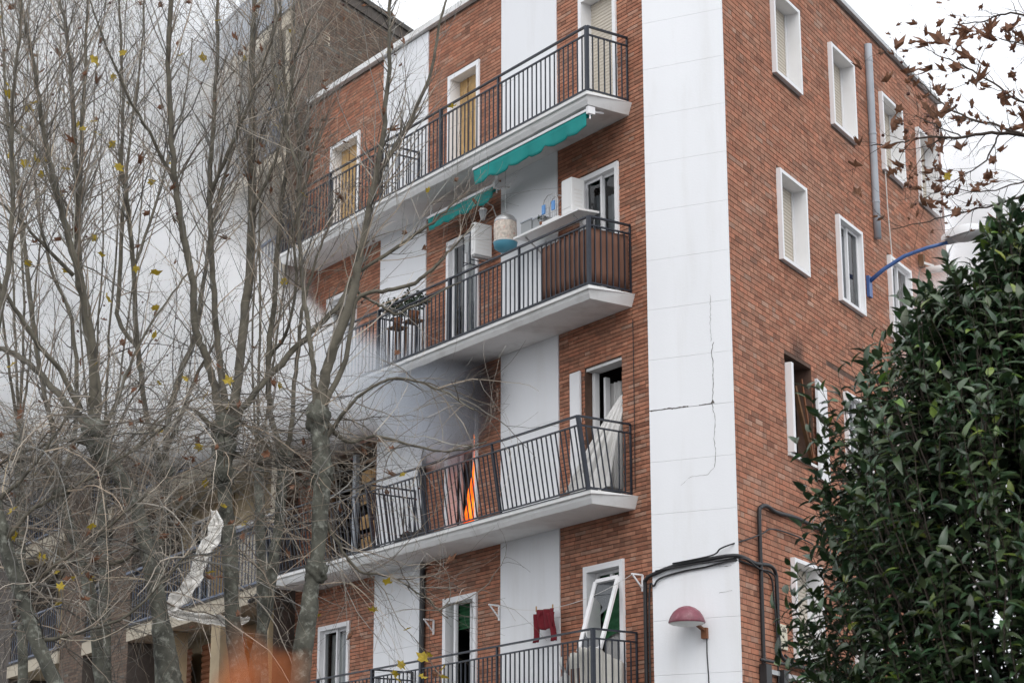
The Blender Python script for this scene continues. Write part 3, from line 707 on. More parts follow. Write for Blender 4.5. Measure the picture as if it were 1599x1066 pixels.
# ================================================================== THINGS ON THE BALCONIES
def awning(s0, s1, o, z, drop, label, seed):
    rs = random.Random(seed); t = thing('awning', FL.w(s0, o, z - drop), label, 'awning', 'teal awnings under the top balcony')
    MB().tube([FL.w(s0, o - 0.06, z + 0.0), FL.w(s1, o - 0.06, z)], 0.045, 10).build('roller', 'teal_canvas', t, smooth=True)
    MB().box(FL, s0, s1, o - 0.012, o + 0.018, z + 0.012, z + 0.05).build('front_bar', 'white_frame', t)
    n = int((s1 - s0) / 0.42); ph = rs.uniform(0, 1)
    def f(u, v):
        sc = abs(math.sin((u * n) * math.pi)) ** 0.7
        d = drop * (0.80 + 0.20 * sc)
        return FL.w(s0 + 0.01 + (s1 - s0 - 0.02) * u, o + 0.004 + 0.02 * math.sin(u * 23 + ph) * v + 0.012 * math.sin(u * 61) * v, z + 0.012 - d * v)
    solid(MB().grid(f, n * 10, 5).build('valance', 'teal_canvas', t, smooth=True), 0.003)
    for s in (s0 + 0.02, s1 - 0.02):
        MB().bar(FL.w(s, o - 0.30, z + 0.06), FL.w(s, o, z + 0.03), 0.03).build('arm', 'white_frame', t)
        MB().bar(FL.w(s, o - 0.06, z), FL.w(s, o - 0.06, SLAB[3] - 0.16), 0.03).build('bracket', 'white_frame', t)
    MB().box(FL, s0 - 0.06, s0 - 0.005, o - 0.10, o + 0.02, z - 0.03, z + 0.08).build('gear_box', 'white_frame', t)
    MB().tube([FL.w(s0 - 0.03, o - 0.03, z - 0.03), FL.w(s0 - 0.03, o - 0.03, z - 0.10)], 0.012, 6).build('crank_eye', 'white_frame', t)
    return t
awning(0.45, 3.37, 0.70, 12.58, 0.27, 'longer teal awning with scalloped edge hanging near the balcony corner', 1)
awning(3.30, 5.20, 0.36, 12.38, 0.22, 'shorter teal awning nearer the wall, half hidden by bare twigs', 2)
def cabinet(s0, s1, o0, o1, z0, z1, label):
    t = thing('air_conditioner', FL.w(s0, o0, z0), label, 'air conditioner', 'white air conditioner boxes on the brown-screened balcony')
    mb = MB().box(FL, s0, s1, o0, o1, z0, z1); ob = mb.build('casing', 'plastic_white', t)
    bv = ob.modifiers.new('bevel', 'BEVEL'); bv.width = 0.012; bv.segments = 2
    for k in range(5): MB().box(FL, s0 - 0.002, s0 + 0.004, o0 + 0.05, o1 - 0.05, z0 + 0.10 + 0.06 * k, z0 + 0.112 + 0.06 * k).build('vent', 'joint_grey', t)
    for a in (s0 + 0.02, s1 - 0.03): MB().bar(FL.w(a, 0.02, z0 - 0.02), FL.w(a, o1, z0 - 0.02), 0.025).build('bracket', 'wire_metal', t)
    MB().box(FL, s0 + 0.03, s1 - 0.02, o1 + 0.001, o1 + 0.006, z0 + 0.08, z1 - 0.08).build('grille', 'plastic_white', t)
cabinet(1.27, 1.52, 0.14, 0.38, 11.40, 11.93, 'slim white air conditioner box beside the two-pane balcony window')
cabinet(3.76, 3.88, 0.08, 0.40, 11.42, 11.94, 'white air conditioner box left of the round blue-based cage')
sh = MB().hull8([FL.w(2.62, 0.10, 11.34), FL.w(0.98, 0.10, 11.34), FL.w(0.98, 0.47, 11.32), FL.w(2.62, 0.47, 11.32), FL.w(2.62, 0.10, 11.372), FL.w(0.98, 0.10, 11.372), FL.w(0.98, 0.47, 11.352), FL.w(2.62, 0.47, 11.352)])
t = thing('shelf', FL.w(1.8, 0.02, 11.1), 'pale board shelf on the wall carrying cages and plants', 'shelf')
sh.build('board', 'plastic_white', t)
for s in (1.2, 2.4):
    MB().bar(FL.w(s, 0.02, 11.05), FL.w(s, 0.40, 11.31), 0.02).build('bracket', 'wire_metal', t); MB().bar(FL.w(s, 0.03, 11.05), FL.w(s, 0.03, 11.32), 0.02).build('bracket', 'wire_metal', t)
# wire cage with rounded top
t = thing('bird_cage', FL.w(1.7, 0.28, 11.38), 'arched wire bird cage with two blue feeders on the shelf', 'bird cage')
MB().box(FL, 1.56, 1.95, 0.16, 0.42, 11.375, 11.41).build('tray', 'plastic_white', t)
for o in (0.17, 0.29, 0.41):
    MB().tube([FL.w(1.57, o, 11.40), FL.w(1.57, o, 11.66), FL.w(1.61, o, 11.74), FL.w(1.69, o, 11.79), FL.w(1.82, o, 11.79), FL.w(1.90, o, 11.74), FL.w(1.94, o, 11.66), FL.w(1.94, o, 11.40)], 0.007, 5).build('hoop', 'wire_metal', t)
for k in range(7): MB().bar(FL.w(1.60 + 0.052 * k, 0.41, 11.40), FL.w(1.60 + 0.052 * k, 0.41, 11.76), 0.004).build('wire', 'wire_metal', t)
for k in range(5): MB().bar(FL.w(1.57, 0.19 + 0.05 * k, 11.40), FL.w(1.57, 0.19 + 0.05 * k, 11.68), 0.004).build('wire', 'wire_metal', t)
for z in (11.5, 11.6): MB().bar(FL.w(1.57, 0.412, z), FL.w(1.94, 0.412, z), 0.005).build('wire', 'wire_metal', t)
for s in (1.62, 1.86): MB().box(FL, s, s + 0.07, 0.42, 0.44, 11.52, 11.66).build('feeder', 'tag_blue', t)
# round cage in paper with blue base
t = thing('round_cage', FL.w(2.92, 0.42, 11.22), 'round cage wrapped in printed paper with a blue basin base', 'bird cage')
c = FL.w(2.93, 0.40, 11.22)
MB().lathe(c, [(0.0, 0.0), (0.08, 0.0), (0.17, 0.06), (0.185, 0.15), (0.185, 0.16)], 20).build('basin', 'plastic_blue', t, smooth=True)
MB().lathe(c, [(0.170, 0.155), (0.178, 0.30), (0.172, 0.46), (0.165, 0.47)], 20).build('paper_wrap', 'paper_print', t, smooth=True)
MB().lathe(c, [(0.17, 0.47), (0.172, 0.50), (0.13, 0.56), (0.05, 0.60), (0.01, 0.62)], 20).build('lid', 'wire_metal', t, smooth=True)
MB().lathe(c, [(0.186, 0.145), (0.192, 0.155), (0.186, 0.165)], 20).build('rim', 'joint_grey', t)
MB().bar(c + V(0, 0, 0.62), FL.w(2.93, 0.40, 12.60), 0.006).build('hanging_wire', 'wire_metal', t)
# clear tanks and cactus pots on the shelf
for k, (s, w_, h) in enumerate(((2.36, 0.26, 0.17), (2.08, 0.20, 0.14))):
    t = thing('plastic_tank', FL.w(s, 0.28, 11.37), ('larger' if k == 0 else 'smaller') + ' clear plastic tank on the shelf beside the arched cage', 'tank')
    MB().box(FL, s - w_ / 2, s + w_ / 2, 0.18, 0.42, 11.374, 11.374 + h).build('box', 'clear_plastic', t)
    MB().box(FL, s - w_ / 2 - 0.01, s + w_ / 2 + 0.01, 0.17, 0.43, 11.374 + h, 11.394 + h).build('lid', 'grey_pipe', t)
def foliage_ball(c, r, n, leaf, seed, sq=0.8):
    rs = random.Random(seed); mb = MB()
    for i in range(n):
        d = V(rs.gauss(0, 1), rs.gauss(0, 1), rs.gauss(0, sq)); d /= np.linalg.norm(d); P = c + d * r * rs.random() ** 0.4 * V(1, 1, sq)
        a = V(rs.gauss(0, 1), rs.gauss(0, 1), rs.gauss(0, 1)); a /= np.linalg.norm(a); b = np.cross(a, V(rs.random(), rs.random(), rs.random())); b /= np.linalg.norm(b)
        l = leaf * rs.uniform(0.6, 1.2); mb.poly([P, P + a * l * .5 + b * l * .3, P + a * l, P + a * l * .5 - b * l * .3])
    return mb
def pot_plant(s, o, z, r, label, rh, m='pot_leaf', n=90, leaf=0.05):
    t = thing('potted_plant', FL.w(s, o, z), label, 'plant')
    MB().lathe(FL.w(s, o, z), [(0, 0), (rh * 0.7, 0), (rh, rh * 1.6), (rh * 0.9, rh * 1.6), (0, rh * 1.5)], 14).build('pot', 'shutter_rust', t, smooth=True)
    MB().bar(FL.w(s, o, z + rh), FL.w(s, o, z + rh * 1.6 + r), 0.012).build('stem', 'bark_dark', t)
    o = foliage_ball(FL.w(s, o, z + rh * 1.6 + r * 0.8), r, n, leaf, int(s * 100)).build('foliage', m, t); o['kind'] = 'stuff'
pot_plant(1.99, 0.40, 11.374, 0.07, 'small cactus pot on the shelf beside the tanks', 0.035, n=40, leaf=0.03)
for s, r, lab in ((5.85, 0.24, 'dark leafy pot plant leftmost in front of the white band'), (5.35, 0.22, 'dark leafy pot plant beside the balcony door behind twigs')):
    pot_plant(s, 0.50, SLAB[2] + 0.75, r, lab, 0.09, n=240, leaf=0.07)
    st = tag(MB().box(FL, s - 0.13, s + 0.13, 0.38, 0.62, SLAB[2] + 0.72, SLAB[2] + 0.745).build('plant_stand', 'wood_dark', None), 'low dark stand under the ' + ('leftmost' if s > 5.6 else 'second') + ' leafy pot plant', 'stand')
    for a in (-0.11, 0.11):
        for b_ in (0.40, 0.60): MB().bar(FL.w(s + a, b_, SLAB[2] + 0.005), FL.w(s + a, b_, SLAB[2] + 0.715), 0.02).build('leg', 'wood_dark', st)
# wall lantern
t = thing('wall_lantern', FL.w(3.75, 0.02, 11.95), 'small glass wall lantern under the shorter teal awning', 'lantern')
lc = FL.w(3.72, 0.28, 11.98)
MB().lathe(lc, [(0.03, 0), (0.035, 0.01), (0.062, 0.14), (0.066, 0.15)], 6).build('glass', 'clear_plastic', t)
MB().lathe(lc, [(0.075, 0.15), (0.05, 0.19), (0.012, 0.21), (0.008, 0.24)], 6).build('cap', 'joint_grey', t)
MB().tube([FL.w(3.72, 0.02, 12.06), FL.w(3.72, 0.10, 12.25), FL.w(3.72, 0.22, 12.28), FL.w(3.72, 0.28, 12.21)], 0.010, 6).build('arm', 'joint_grey', t)
# brown screen behind the rail: one cloth per side
t = thing('privacy_screen', FL.w(0.38, 0.74, SLAB[2] + 0.1), 'brown fabric privacy screen tied behind the balcony rail', 'screen')
def cloth_strip(f, n): return MB().grid(f, n, 4)
solid(cloth_strip(lambda u, v: FL.w(0.40 + 1.11 * u, 0.738 + 0.008 * math.sin(u * 62), SLAB[2] + 0.07 + 0.79 * v), 60).build('front_panel', 'screen_brown', t, smooth=True), 0.003)
solid(cloth_strip(lambda u, v: FL.w(0.382 + 0.008 * math.sin(u * 40), 0.73 - 0.68 * u, SLAB[2] + 0.07 + 0.80 * v), 40).build('end_panel', 'screen_brown', t, smooth=True), 0.003)
# green bird feeder frame by the second door
t = thing('hanging_rack', FL.w(3.95, 0.3, 11.3), 'thin dark wire rack with a pale green towel by the second door', 'rack')
for a in (3.98, 4.18): MB().bar(FL.w(a, 0.34, 11.32), FL.w(a, 0.34, 11.85), 0.014).build('upright', 'rail_metal', t)
for z in (11.34, 11.84): MB().bar(FL.w(3.97, 0.34, z), FL.w(4.19, 0.34, z), 0.014).build('crossbar', 'rail_metal', t)
MB().box(FL, 4.0, 4.10, 0.345, 0.36, 11.52, 11.76).build('towel', 'clear_plastic', t)
for s, r in ((3.98, 0.02), (4.18, 0.02)): MB().bar(FL.w(s, 0.01, 11.40), FL.w(s, 0.335, 11.40), 0.012).build('bracket', 'rail_metal', t)
# blown-out curtain
def clipped(u, v):
    # a sheet gathered at the right jamb that fans out and down over the balcony floor
    top = FL.w(0.66 + 0.10 * u, -0.10 + 0.04 * u, 8.66 - 0.05 * u)
    bot = FL.w(0.56 + 0.84 * u, 0.30 + 0.26 * math.sin(u * 2.6), 7.125 + 0.30 * max(0, u - 0.35) ** 1.3 + 0.015 * math.sin(u * 37))
    mid = FL.w(0.62 + 0.36 * u, 0.10 + 0.28 * u, 7.98 - 0.10 * u)
    P = top * (1 - v) ** 2 + 2 * mid * v * (1 - v) + bot * v ** 2
    a = 0.05 * min(1, v * 1.6) * (0.5 + 0.5 * math.sin(v * 2.2))
    return P + (FL.y * 0.8 - FL.d * 0.5) * a * (math.sin(u * 24 + 1.6 * math.sin(v * 2.4)) + 0.4 * math.sin(u * 53 + v * 3))
ob = MB().grid(clipped, 90, 30).build('curtain', 'curtain_white', None, smooth=True); solid(ob, 0.002)
tag(ob, 'white curtain blown out of the window and hanging inside the bent rail', 'curtain')
# rubble on the burning balcony
for k, (s, o, z, r, lab) in enumerate(((4.9, 0.55, 0, .13, 'charred lump of rubble on the balcony edge nearest the flame'), (5.35, 0.5, 0, .16, 'larger charred heap on the balcony before the white band'), (5.7, 0.42, 0, .12, 'charred lump beside the dividing rail'), (0.52, 0.3, 0, .10, 'small dark rubble under the blown-out curtain'))):
    rs = random.Random(k); mb = MB()
    ob = bpy.data.meshes.new('rubble'); bm = bmesh.new(); bmesh.ops.create_icosphere(bm, subdivisions=2, radius=1)
    for v in bm.verts: v.co = Vector((v.co.x * r * 1.4, v.co.y * r, max(v.co.z, -0.4) * r * 0.9)) * rs.uniform(0.7, 1.25)
    mz = min(v.co.z for v in bm.verts)
    for v in bm.verts: v.co.z -= mz
    bm.to_mesh(ob); bm.free(); ob.materials.append(MATS['soot_room']); tag(link('rubble', ob, None, FL.w(s, o, SLAB[1] + 0.012)), lab, 'rubble')
# ---- lowest balcony
def line_bracket(s, o, z, label):
    t = thing('clothes_bracket', FL.w(s, 0.02, z - 0.27), label, 'bracket', 'white clothes-line brackets on the left wall')
    MB().bar(FL.w(s, 0.025, z - 0.22), FL.w(s, 0.025, z), 0.03, 0.02).build('plate', 'white_frame', t)
    MB().bar(FL.w(s, 0.03, z), FL.w(s, o, z), 0.022, 0.02).build('arm', 'white_frame', t)
    MB().bar(FL.w(s, 0.03, z - 0.18), FL.w(s, o - 0.02, z - 0.012), 0.018).build('brace', 'white_frame', t)
line_bracket(0.22, 0.21, 6.01, 'white triangular clothes-line bracket beside the black cables')
line_bracket(3.63, 0.21, 6.01, 'white triangular clothes-line bracket beside the nearer white band')
line_bracket(5.42, 0.21, 6.00, 'white triangular clothes-line bracket beside the dark drainpipe')
pts = [FL.w(3.63 - 3.41 * u, 0.19, 6.01 - 0.96 * u * (1 - u)) for u in np.linspace(0, 1, 24)]
tag(MB().tube(pts, 0.004, 4).build('clothes_line', 'joint_grey', None), 'thin clothes line sagging between two white brackets', 'clothes line')
# red top pegged by its hem
t = thing('red_garment', FL.w(2.24, 0.19, 5.35), 'dark red long-sleeved top hanging upside down from the clothes line', 'clothing')
def lz(s): u = (3.63 - s) / 3.41; return 6.01 - 0.96 * u * (1 - u)
sa, sb = 2.02, 2.46
def body(u, v):
    s = sa + (sb - sa) * u
    d = 0.24 + 0.05 * math.sin(u * math.pi)
    return FL.w(s, 0.195 + 0.022 * math.sin(u * 17 + v * 2), lz(s) - 0.004 - d * v)
solid(MB().grid(body, 24, 8).build('body', 'red_cloth', t, smooth=True), 0.015)
def sleeve(s0, dx):
    def f(u, v): 
        w_ = 0.075 - 0.02 * v
        return FL.w(s0 + dx * v + w_ * (u - 0.5) * 2, 0.198 + 0.02 * math.sin(u * 8 + v * 5), lz(s0) - 0.06 - (0.40) * v)
    return MB().grid(f, 8, 10)
solid(sleeve(sb - 0.06, 0.07).build('sleeve', 'red_cloth', t, smooth=True), 0.02); solid(sleeve(sa + 0.06, -0.05).build('sleeve', 'red_cloth', t, smooth=True), 0.02)
for s in (sa + 0.02, sb - 0.02): MB().bar(FL.w(s, 0.198, lz(s) - 0.03), FL.w(s, 0.198, lz(s) + 0.05), 0.014).build('peg', 'wood_raw', t)
# grey sheet over boxes behind the corner rail, white bag, small white laundry
def sheet(u, v):
    an = -0.2 + 1.9 * u
    s = 0.50 + 0.62 * u; 
    return FL.w(s, 0.66 - 0.10 * u + 0.03 * math.sin(u * 26 + v * 2), 4.26 + (0.80 - 0.10 * abs(u - 0.4)) * (1 - v) + 0.02 * math.sin(u * 15))
t = thing('covered_boxes', FL.w(0.8, 0.4, 4.24), 'stacked boxes under a dirty pale sheet behind the lowest corner rail', 'boxes')
solid(MB().grid(sheet, 40, 10).build('sheet', 'sheet_grey', t, smooth=True), 0.004)
solid(MB().grid(lambda u, v: FL.w(0.49 + 0.02 * math.sin(u * 20 + v), 0.66 - 0.52 * u, 4.26 + (0.79 - 0.20 * u) * (1 - v)), 24, 8).build('sheet_side', 'sheet_grey', t, smooth=True), 0.004)
MB().box(FL, 0.54, 1.08, 0.16, 0.60, 4.245, 4.80).build('box', 'screen_brown', t)
t = thing('plastic_bag', FL.w(1.25, 0.5, 4.245), 'knotted white plastic bag beside the sheeted boxes', 'bag')
me = bpy.data.meshes.new('bag_body'); bm = bmesh.new(); bmesh.ops.create_icosphere(bm, subdivisions=3, radius=1); rs = random.Random(3)
for v in bm.verts:
    k = 1 + 0.10 * math.sin(v.co.x * 9 + v.co.z * 4) + 0.08 * math.sin(v.co.y * 11); zz_ = v.co.z
    w_ = (1 - max(0, zz_) ** 1.5 * 0.75); v.co = Vector((v.co.x * 0.14 * k * w_, v.co.y * 0.14 * k * w_, (max(zz_, -0.85) + 0.85) * 0.30))
bm.to_mesh(me); bm.free(); me.materials.append(MATS['bag_white']); [setattr(p, 'use_smooth', True) for p in me.polygons]
link('bag_body', me, t, FL.w(1.25, 0.56, 4.25))
for a in (-0.03, 0.03): MB().tube([FL.w(1.25 + a, 0.56, 4.78), FL.w(1.25 + a * 3, 0.57, 4.90), FL.w(1.25 + a * 2.5, 0.57, 4.99)], [0.02, 0.03, 0.008], 6).build('handle', 'bag_white', t, smooth=True)
# ================================================================== FITTINGS ON THE WALLS
# corner lamp
t = thing('corner_lamp', FC.w(0.6, 0.02, 5.1), 'weathered plum dome lamp on the white corner above a hanging wire', 'lamp')
lc = FC.w(0.56, 0.28, 5.27)
MB().lathe(lc, [(0.235, 0.0), (0.238, 0.03), (0.215, 0.09), (0.175, 0.15), (0.11, 0.20), (0.05, 0.222), (0.0, 0.228)], 32).build('dome', 'lamp_plum', t, smooth=True)
MB().lathe(lc, [(0.237, 0.002), (0.244, 0.012), (0.240, 0.028)], 32).build('rim', 'lamp_plum', t, smooth=True)
MB().lathe(lc, [(0.230, 0.006), (0.215, -0.012), (0.12, -0.035), (0.0, -0.042)], 32).build('diffuser', 'lamp_diffuser', t, smooth=True)
MB().bar(FC.w(0.67, 0.24, 5.262), FC.w(0.71, 0.08, 5.20), 0.05, 0.03).build('arm', 'shutter_rust', t)
MB().box(FC, 0.675, 0.755, 0.019, 0.085, 5.09, 5.23).build('mount', 'shutter_rust', t)
tag(MB().tube([FC.w(0.735, 0.03, 5.09), FC.w(0.73, 0.026, 4.9), FC.w(0.745, 0.026, 4.6), FC.w(0.74, 0.026, 3.0)], 0.008, 6).build('lamp_wire', 'cable_black', None), 'black wire running down from the plum corner lamp', 'wire')
# cables round the corner
def cable(pts, r, label, grp='black cables round the corner'):
    P = [np.array(p, float) for p in pts]; out = []
    for i in range(len(P) - 1):
        p0, p1, p2, p3 = P[max(i-1, 0)], P[i], P[i+1], P[min(i+2, len(P)-1)]
        for k in range(6):
            u = k / 6; out.append(0.5 * ((2*p1) + (p2-p0)*u + (2*p0-5*p1+4*p2-p3)*u*u + (3*p1-p0-3*p2+p3)*u**3))
    out.append(P[-1])
    return tag(MB().tube(out, r, 6).build('cable', 'cable_black', None, smooth=True), label, 'cable', grp)
cable([FL.w(0.14, 0.05, 3.0), FL.w(0.14, 0.05, 4.6), FL.w(0.135, 0.05, 5.75), FL.w(0.10, 0.06, 5.93), FC.w(0.06, 0.055, 6.0), FC.w(0.35, 0.05, 6.08), FC.w(0.8, 0.05, 6.13), FC.w(1.14, 0.06, 6.15), FR.w(0.12, 0.05, 6.14), FR.w(0.5, 0.05, 6.12), FR.w(0.95, 0.05, 6.16), FR.w(1.16, 0.05, 6.10), FR.w(1.20, 0.05, 5.9), FR.w(1.20, 0.05, 5.2), FR.w(1.24, 0.06, 4.98), FR.w(1.6, 0.06, 4.92), FR.w(3.2, 0.06, 4.86), FR.w(6.0, 0.06, 4.8)], 0.028, 'thickest black cable bundle bending round the white corner')
cable([FL.w(0.06, 0.045, 3.0), FL.w(0.06, 0.045, 5.6), FC.w(0.02, 0.05, 5.83), FC.w(0.12, 0.045, 5.93), FC.w(0.45, 0.04, 6.0), FC.w(0.75, 0.04, 6.03), FC.w(1.12, 0.05, 6.09), FR.w(0.15, 0.045, 6.08), FR.w(0.7, 0.045, 6.06), FR.w(1.02, 0.045, 6.0), FR.w(1.10, 0.045, 5.7), FR.w(1.14, 0.05, 5.2), FR.w(1.15, 0.05, 3.5)], 0.013, 'thin black cable looping lowest across the white corner')
cable([FC.w(0.05, 0.075, 6.02), FC.w(0.45, 0.075, 6.06), FC.w(0.9, 0.07, 6.09), FR.w(0.05, 0.07, 6.12), FR.w(0.55, 0.07, 6.06), FR.w(1.0, 0.07, 6.06), FR.w(1.13, 0.07, 5.9), FR.w(1.16, 0.07, 5.1)], 0.012, 'grey-black cable between the thick bundle and the lowest loop')
cable([FC.w(0.30, 0.09, 6.10), FC.w(0.85, 0.08, 6.17), FC.w(0.97, 0.07, 6.25), FC.w(1.12, 0.06, 6.30), FR.w(0.3, 0.05, 6.42), FR.w(0.75, 0.05, 6.56), FR.w(1.1, 0.05, 6.68), FR.w(1.9, 0.05, 6.72), FR.w(2.6, 0.05, 6.70)], 0.011, 'thin black cable climbing from the white corner onto the brick')
cable([FR.w(0.66, 0.05, 3.0), FR.w(0.66, 0.05, 4.8), FR.w(0.665, 0.05, 6.0), FR.w(0.67, 0.05, 6.78), FR.w(0.74, 0.05, 6.92), FR.w(0.95, 0.05, 6.97), FR.w(1.3, 0.05, 6.94), FR.w(2.2, 0.05, 6.98), FR.w(4.0, 0.05, 6.9)], 0.030, 'upright black cable bundle that turns right above the street plate')
for k, (a, b) in enumerate(((0.58, 0.76), (1.18, 1.34))):
    tag(MB().box(FR, a, b, 0.02, 0.12, 3.2, 4.80 - 0.02 * k).build('cable_duct', 'cable_black', None), ('nearer' if k == 0 else 'further') + ' black upright cable duct below the street plate', 'duct')
cable([FR.w(0.45, 0.10, 4.84), FR.w(1.1, 0.10, 4.86), FR.w(2.0, 0.10, 4.88), FR.w(3.4, 0.10, 4.86), FR.w(6, 0.10, 4.8)], 0.022, 'lowest black cable running along the brick ledge')
cable([FR.w(1.30, 0.09, 4.99), FR.w(1.8, 0.09, 4.90), FR.w(2.6, 0.09, 4.93), FR.w(4, 0.09, 4.84)], 0.016, 'black cable sagging just under the ground-floor side window')
MB().box(FR, 0.82, 7.0, 0.012, 0.06, 4.70, 4.76).build('ledge', 'coping_grey', bld)
# street name plate
t = thing('street_plate', FR.w(1.38, 0.02, 5.1), 'small cream street name plate with dark lettering on the brick', 'sign')
pl = MB().box(FR, 1.25, 1.56, 0.018, 0.035, 5.08, 5.42).build('plate', 'sign_cream', t); bv = pl.modifiers.new('bevel', 'BEVEL'); bv.width = 0.008; bv.segments = 2
ang = math.atan2(RD[1], RD[0])
for txt, z, sz in (('Calle', 5.315, 0.105), ('de', 5.235, 0.075), ('Vicente', 5.125, 0.09)):
    cu = bpy.data.curves.new('lettering', 'FONT'); cu.body = txt; cu.size = sz; cu.align_x = 'CENTER'; cu.extrude = 0.001; cu.materials.append(MATS['ink_dark'])
    tmp = bpy.data.objects.new('lettering_curve', cu); col.objects.link(tmp); bpy.context.view_layer.update()
    me = bpy.data.meshes.new_from_object(tmp.evaluated_get(bpy.context.evaluated_depsgraph_get())); bpy.data.objects.remove(tmp)
    o = link('lettering', me, t, FR.w(1.405, 0.0375, z)); o.rotation_euler = (math.pi / 2, 0, ang)
# rope down the side wall
tag(MB().tube([FR.w(6.58, 0.05, 13.62), FR.w(6.6, 0.05, 13.0), FR.w(6.66, 0.06, 12.2), FR.w(6.62, 0.05, 11.0), FR.w(6.6, 0.05, 10.2)], 0.009, 5).build('rope', 'curtain_white', None), 'thin pale rope hanging down the side wall from the top window', 'rope')
tag(MB().tube([FL.w(0.33, 0.03, 9.6), FL.w(0.33, 0.03, 8.3), FL.w(0.34, 0.03, 7.2)], 0.006, 5).build('wire', 'cable_black', None), 'thin dark wire running down the brick beside the corner', 'wire')
# street lamp on the side wall
t = thing('street_lamp', FR.w(5.55, 0.0, 11.2), 'wall street lamp with curved blue arm and pale grey head', 'street lamp')
MB().box(FR, 5.48, 5.62, 0.012, 0.06, 11.15, 11.50).build('wall_plate', 'lamp_blue', t)
AP = [FR.w(5.55, 0.05, 11.42), FR.w(5.56, 0.28, 11.58), FR.w(5.6, 0.62, 11.76), FR.w(5.64, 0.98, 11.85), FR.w(5.68, 1.32, 11.90)]
MB().tube(AP, [0.036, 0.034, 0.032, 0.030, 0.028], 12).build('arm', 'lamp_blue', t, smooth=True)
hd = AP[-1]; hx = FR.y * 1.0 + V(0, 0, 0.16); hx /= np.linalg.norm(hx); side = V(-hx[1], hx[0], 0); side /= np.linalg.norm(side); hz = np.cross(hx, side)
if hz[2] < 0: hz = -hz
def head(u, v, k=1.0):
    x = 0.72 * u; w_ = 0.19 * math.sin(math.pi * min(1, 0.16 + 0.80 * u)) ** 0.6; an = math.pi * v
    return hd + hx * (x - 0.06) + side * math.cos(an) * w_ + hz * (0.01 + 0.20 * math.sin(an) * math.sin(math.pi * min(1, 0.14 + 0.82 * u)) ** 0.7)
MB().grid(head, 16, 14).build('housing', 'lamp_shell', t, smooth=True)
MB().grid(lambda u, v: hd + hx * (0.10 + 0.58 * u) + side * math.cos(math.pi * v) * 0.15 * math.sin(math.pi * (0.1 + .8 * u)) ** .5 - hz * 0.10 * math.sin(math.pi * v) * math.sin(math.pi * u) ** 0.6 + hz * 0.008, 14, 12).build('lens', 'clear_plastic', t, smooth=True)
# bracketed white tube
t = thing('security_camera', FR.w(8.2, 0.0, 12.2), 'white tube-shaped camera on a bracket near the far end', 'camera')
MB().tube([FR.w(8.25, 0.12, 12.33), FR.w(8.35, 0.62, 12.36)], 0.065, 14).build('body', 'plastic_white', t, smooth=True)
MB().box(FR, 8.18, 8.30, 0.012, 0.10, 12.40, 12.62).build('bracket', 'wood_dark', t); MB().bar(FR.w(8.24, 0.09, 12.47), FR.w(8.27, 0.25, 12.40), 0.04).build('arm', 'plastic_white', t)

# ================================================================== TREES
def catmull(P, n):
    P = np.array(P, float); out = []
    for i in range(len(P) - 1):
        p0, p1, p2, p3 = P[max(i-1, 0)], P[i], P[i+1], P[min(i+2, len(P)-1)]
        for k in range(n):
            u = k / n; out.append(0.5 * ((2*p1) + (p2-p0)*u + (2*p0-5*p1+4*p2-p3)*u*u + (3*p1-p0-3*p2+p3)*u**3))
    out.append(P[-1]); return np.array(out)
def limb(pix, Y0, drift, seed, wob=0.02):
    """pix: (x, y, width) along the limb as it stands Y0 metres ahead and leans by drift; returns points and radii"""
    r = np.random.default_rng(seed); n = len(pix); A = []
    for i, (x, y, w) in enumerate(pix):
        Y = Y0 + drift * i / max(1, n - 1); P = px(x, y, Y); d = np.linalg.norm(P - V(0, 0, 1.6))
        A.append([*P, w * 0.42 * d / FPX])
    A = catmull(A, 5); A[1:-1, :3] += r.normal(0, wob * 0.35, (len(A) - 2, 3))
    return A[:, :3], np.maximum(A[:, 3], 0.004)
def tubes(paths, rads, k=3):
    """paths (M,n,3), rads (M,n) -> verts, quads"""
    M, n, _ = paths.shape
    t = np.empty_like(paths); t[:, 1:-1] = paths[:, 2:] - paths[:, :-2]; t[:, 0] = paths[:, 1] - paths[:, 0]; t[:, -1] = paths[:, -1] - paths[:, -2]
    t /= np.linalg.norm(t, axis=2, keepdims=True) + 1e-9
    a = np.cross(t, V(0.36, 0.48, 0.8)); a /= np.linalg.norm(a, axis=2, keepdims=True) + 1e-9; b = np.cross(t, a)
    an = np.arange(k) * 2 * math.pi / k
    v = paths[:, :, None] + (a[:, :, None] * np.cos(an)[None, None, :, None] + b[:, :, None] * np.sin(an)[None, None, :, None]) * rads[:, :, None, None]
    i = np.arange(M)[:, None, None] * n * k + np.arange(n - 1)[None, :, None] * k + np.arange(k)[None, None, :]
    j = np.roll(np.arange(k), -1) - np.arange(k)
    q = np.stack([i, i + j, i + j + k, i + k], -1).reshape(-1, 4)
    return v.reshape(-1, 3), q
def grow(P0, T0, R0, L, n, up, wig, r, tip=0.002):
    """vectorised shoots: start points, directions, base radii, lengths -> paths (M,n,3), radii"""
    M = len(P0); T = T0 / (np.linalg.norm(T0, axis=1, keepdims=True) + 1e-9); path = np.empty((M, n, 3)); path[:, 0] = P0
    bend = r.normal(0, wig, (M, 3)); st = (L / (n - 1))[:, None]
    for i in range(1, n):
        T = T + up[:, None] * V(0, 0, 1) * (1.0 / n) + bend / n + r.normal(0, wig * 0.45, (M, 3)); T /= np.linalg.norm(T, axis=1, keepdims=True)
        path[:, i] = path[:, i-1] + T * st
    rad = R0[:, None] * (1 - np.linspace(0, 1, n)[None] * 0.8); return path, np.maximum(rad, tip)
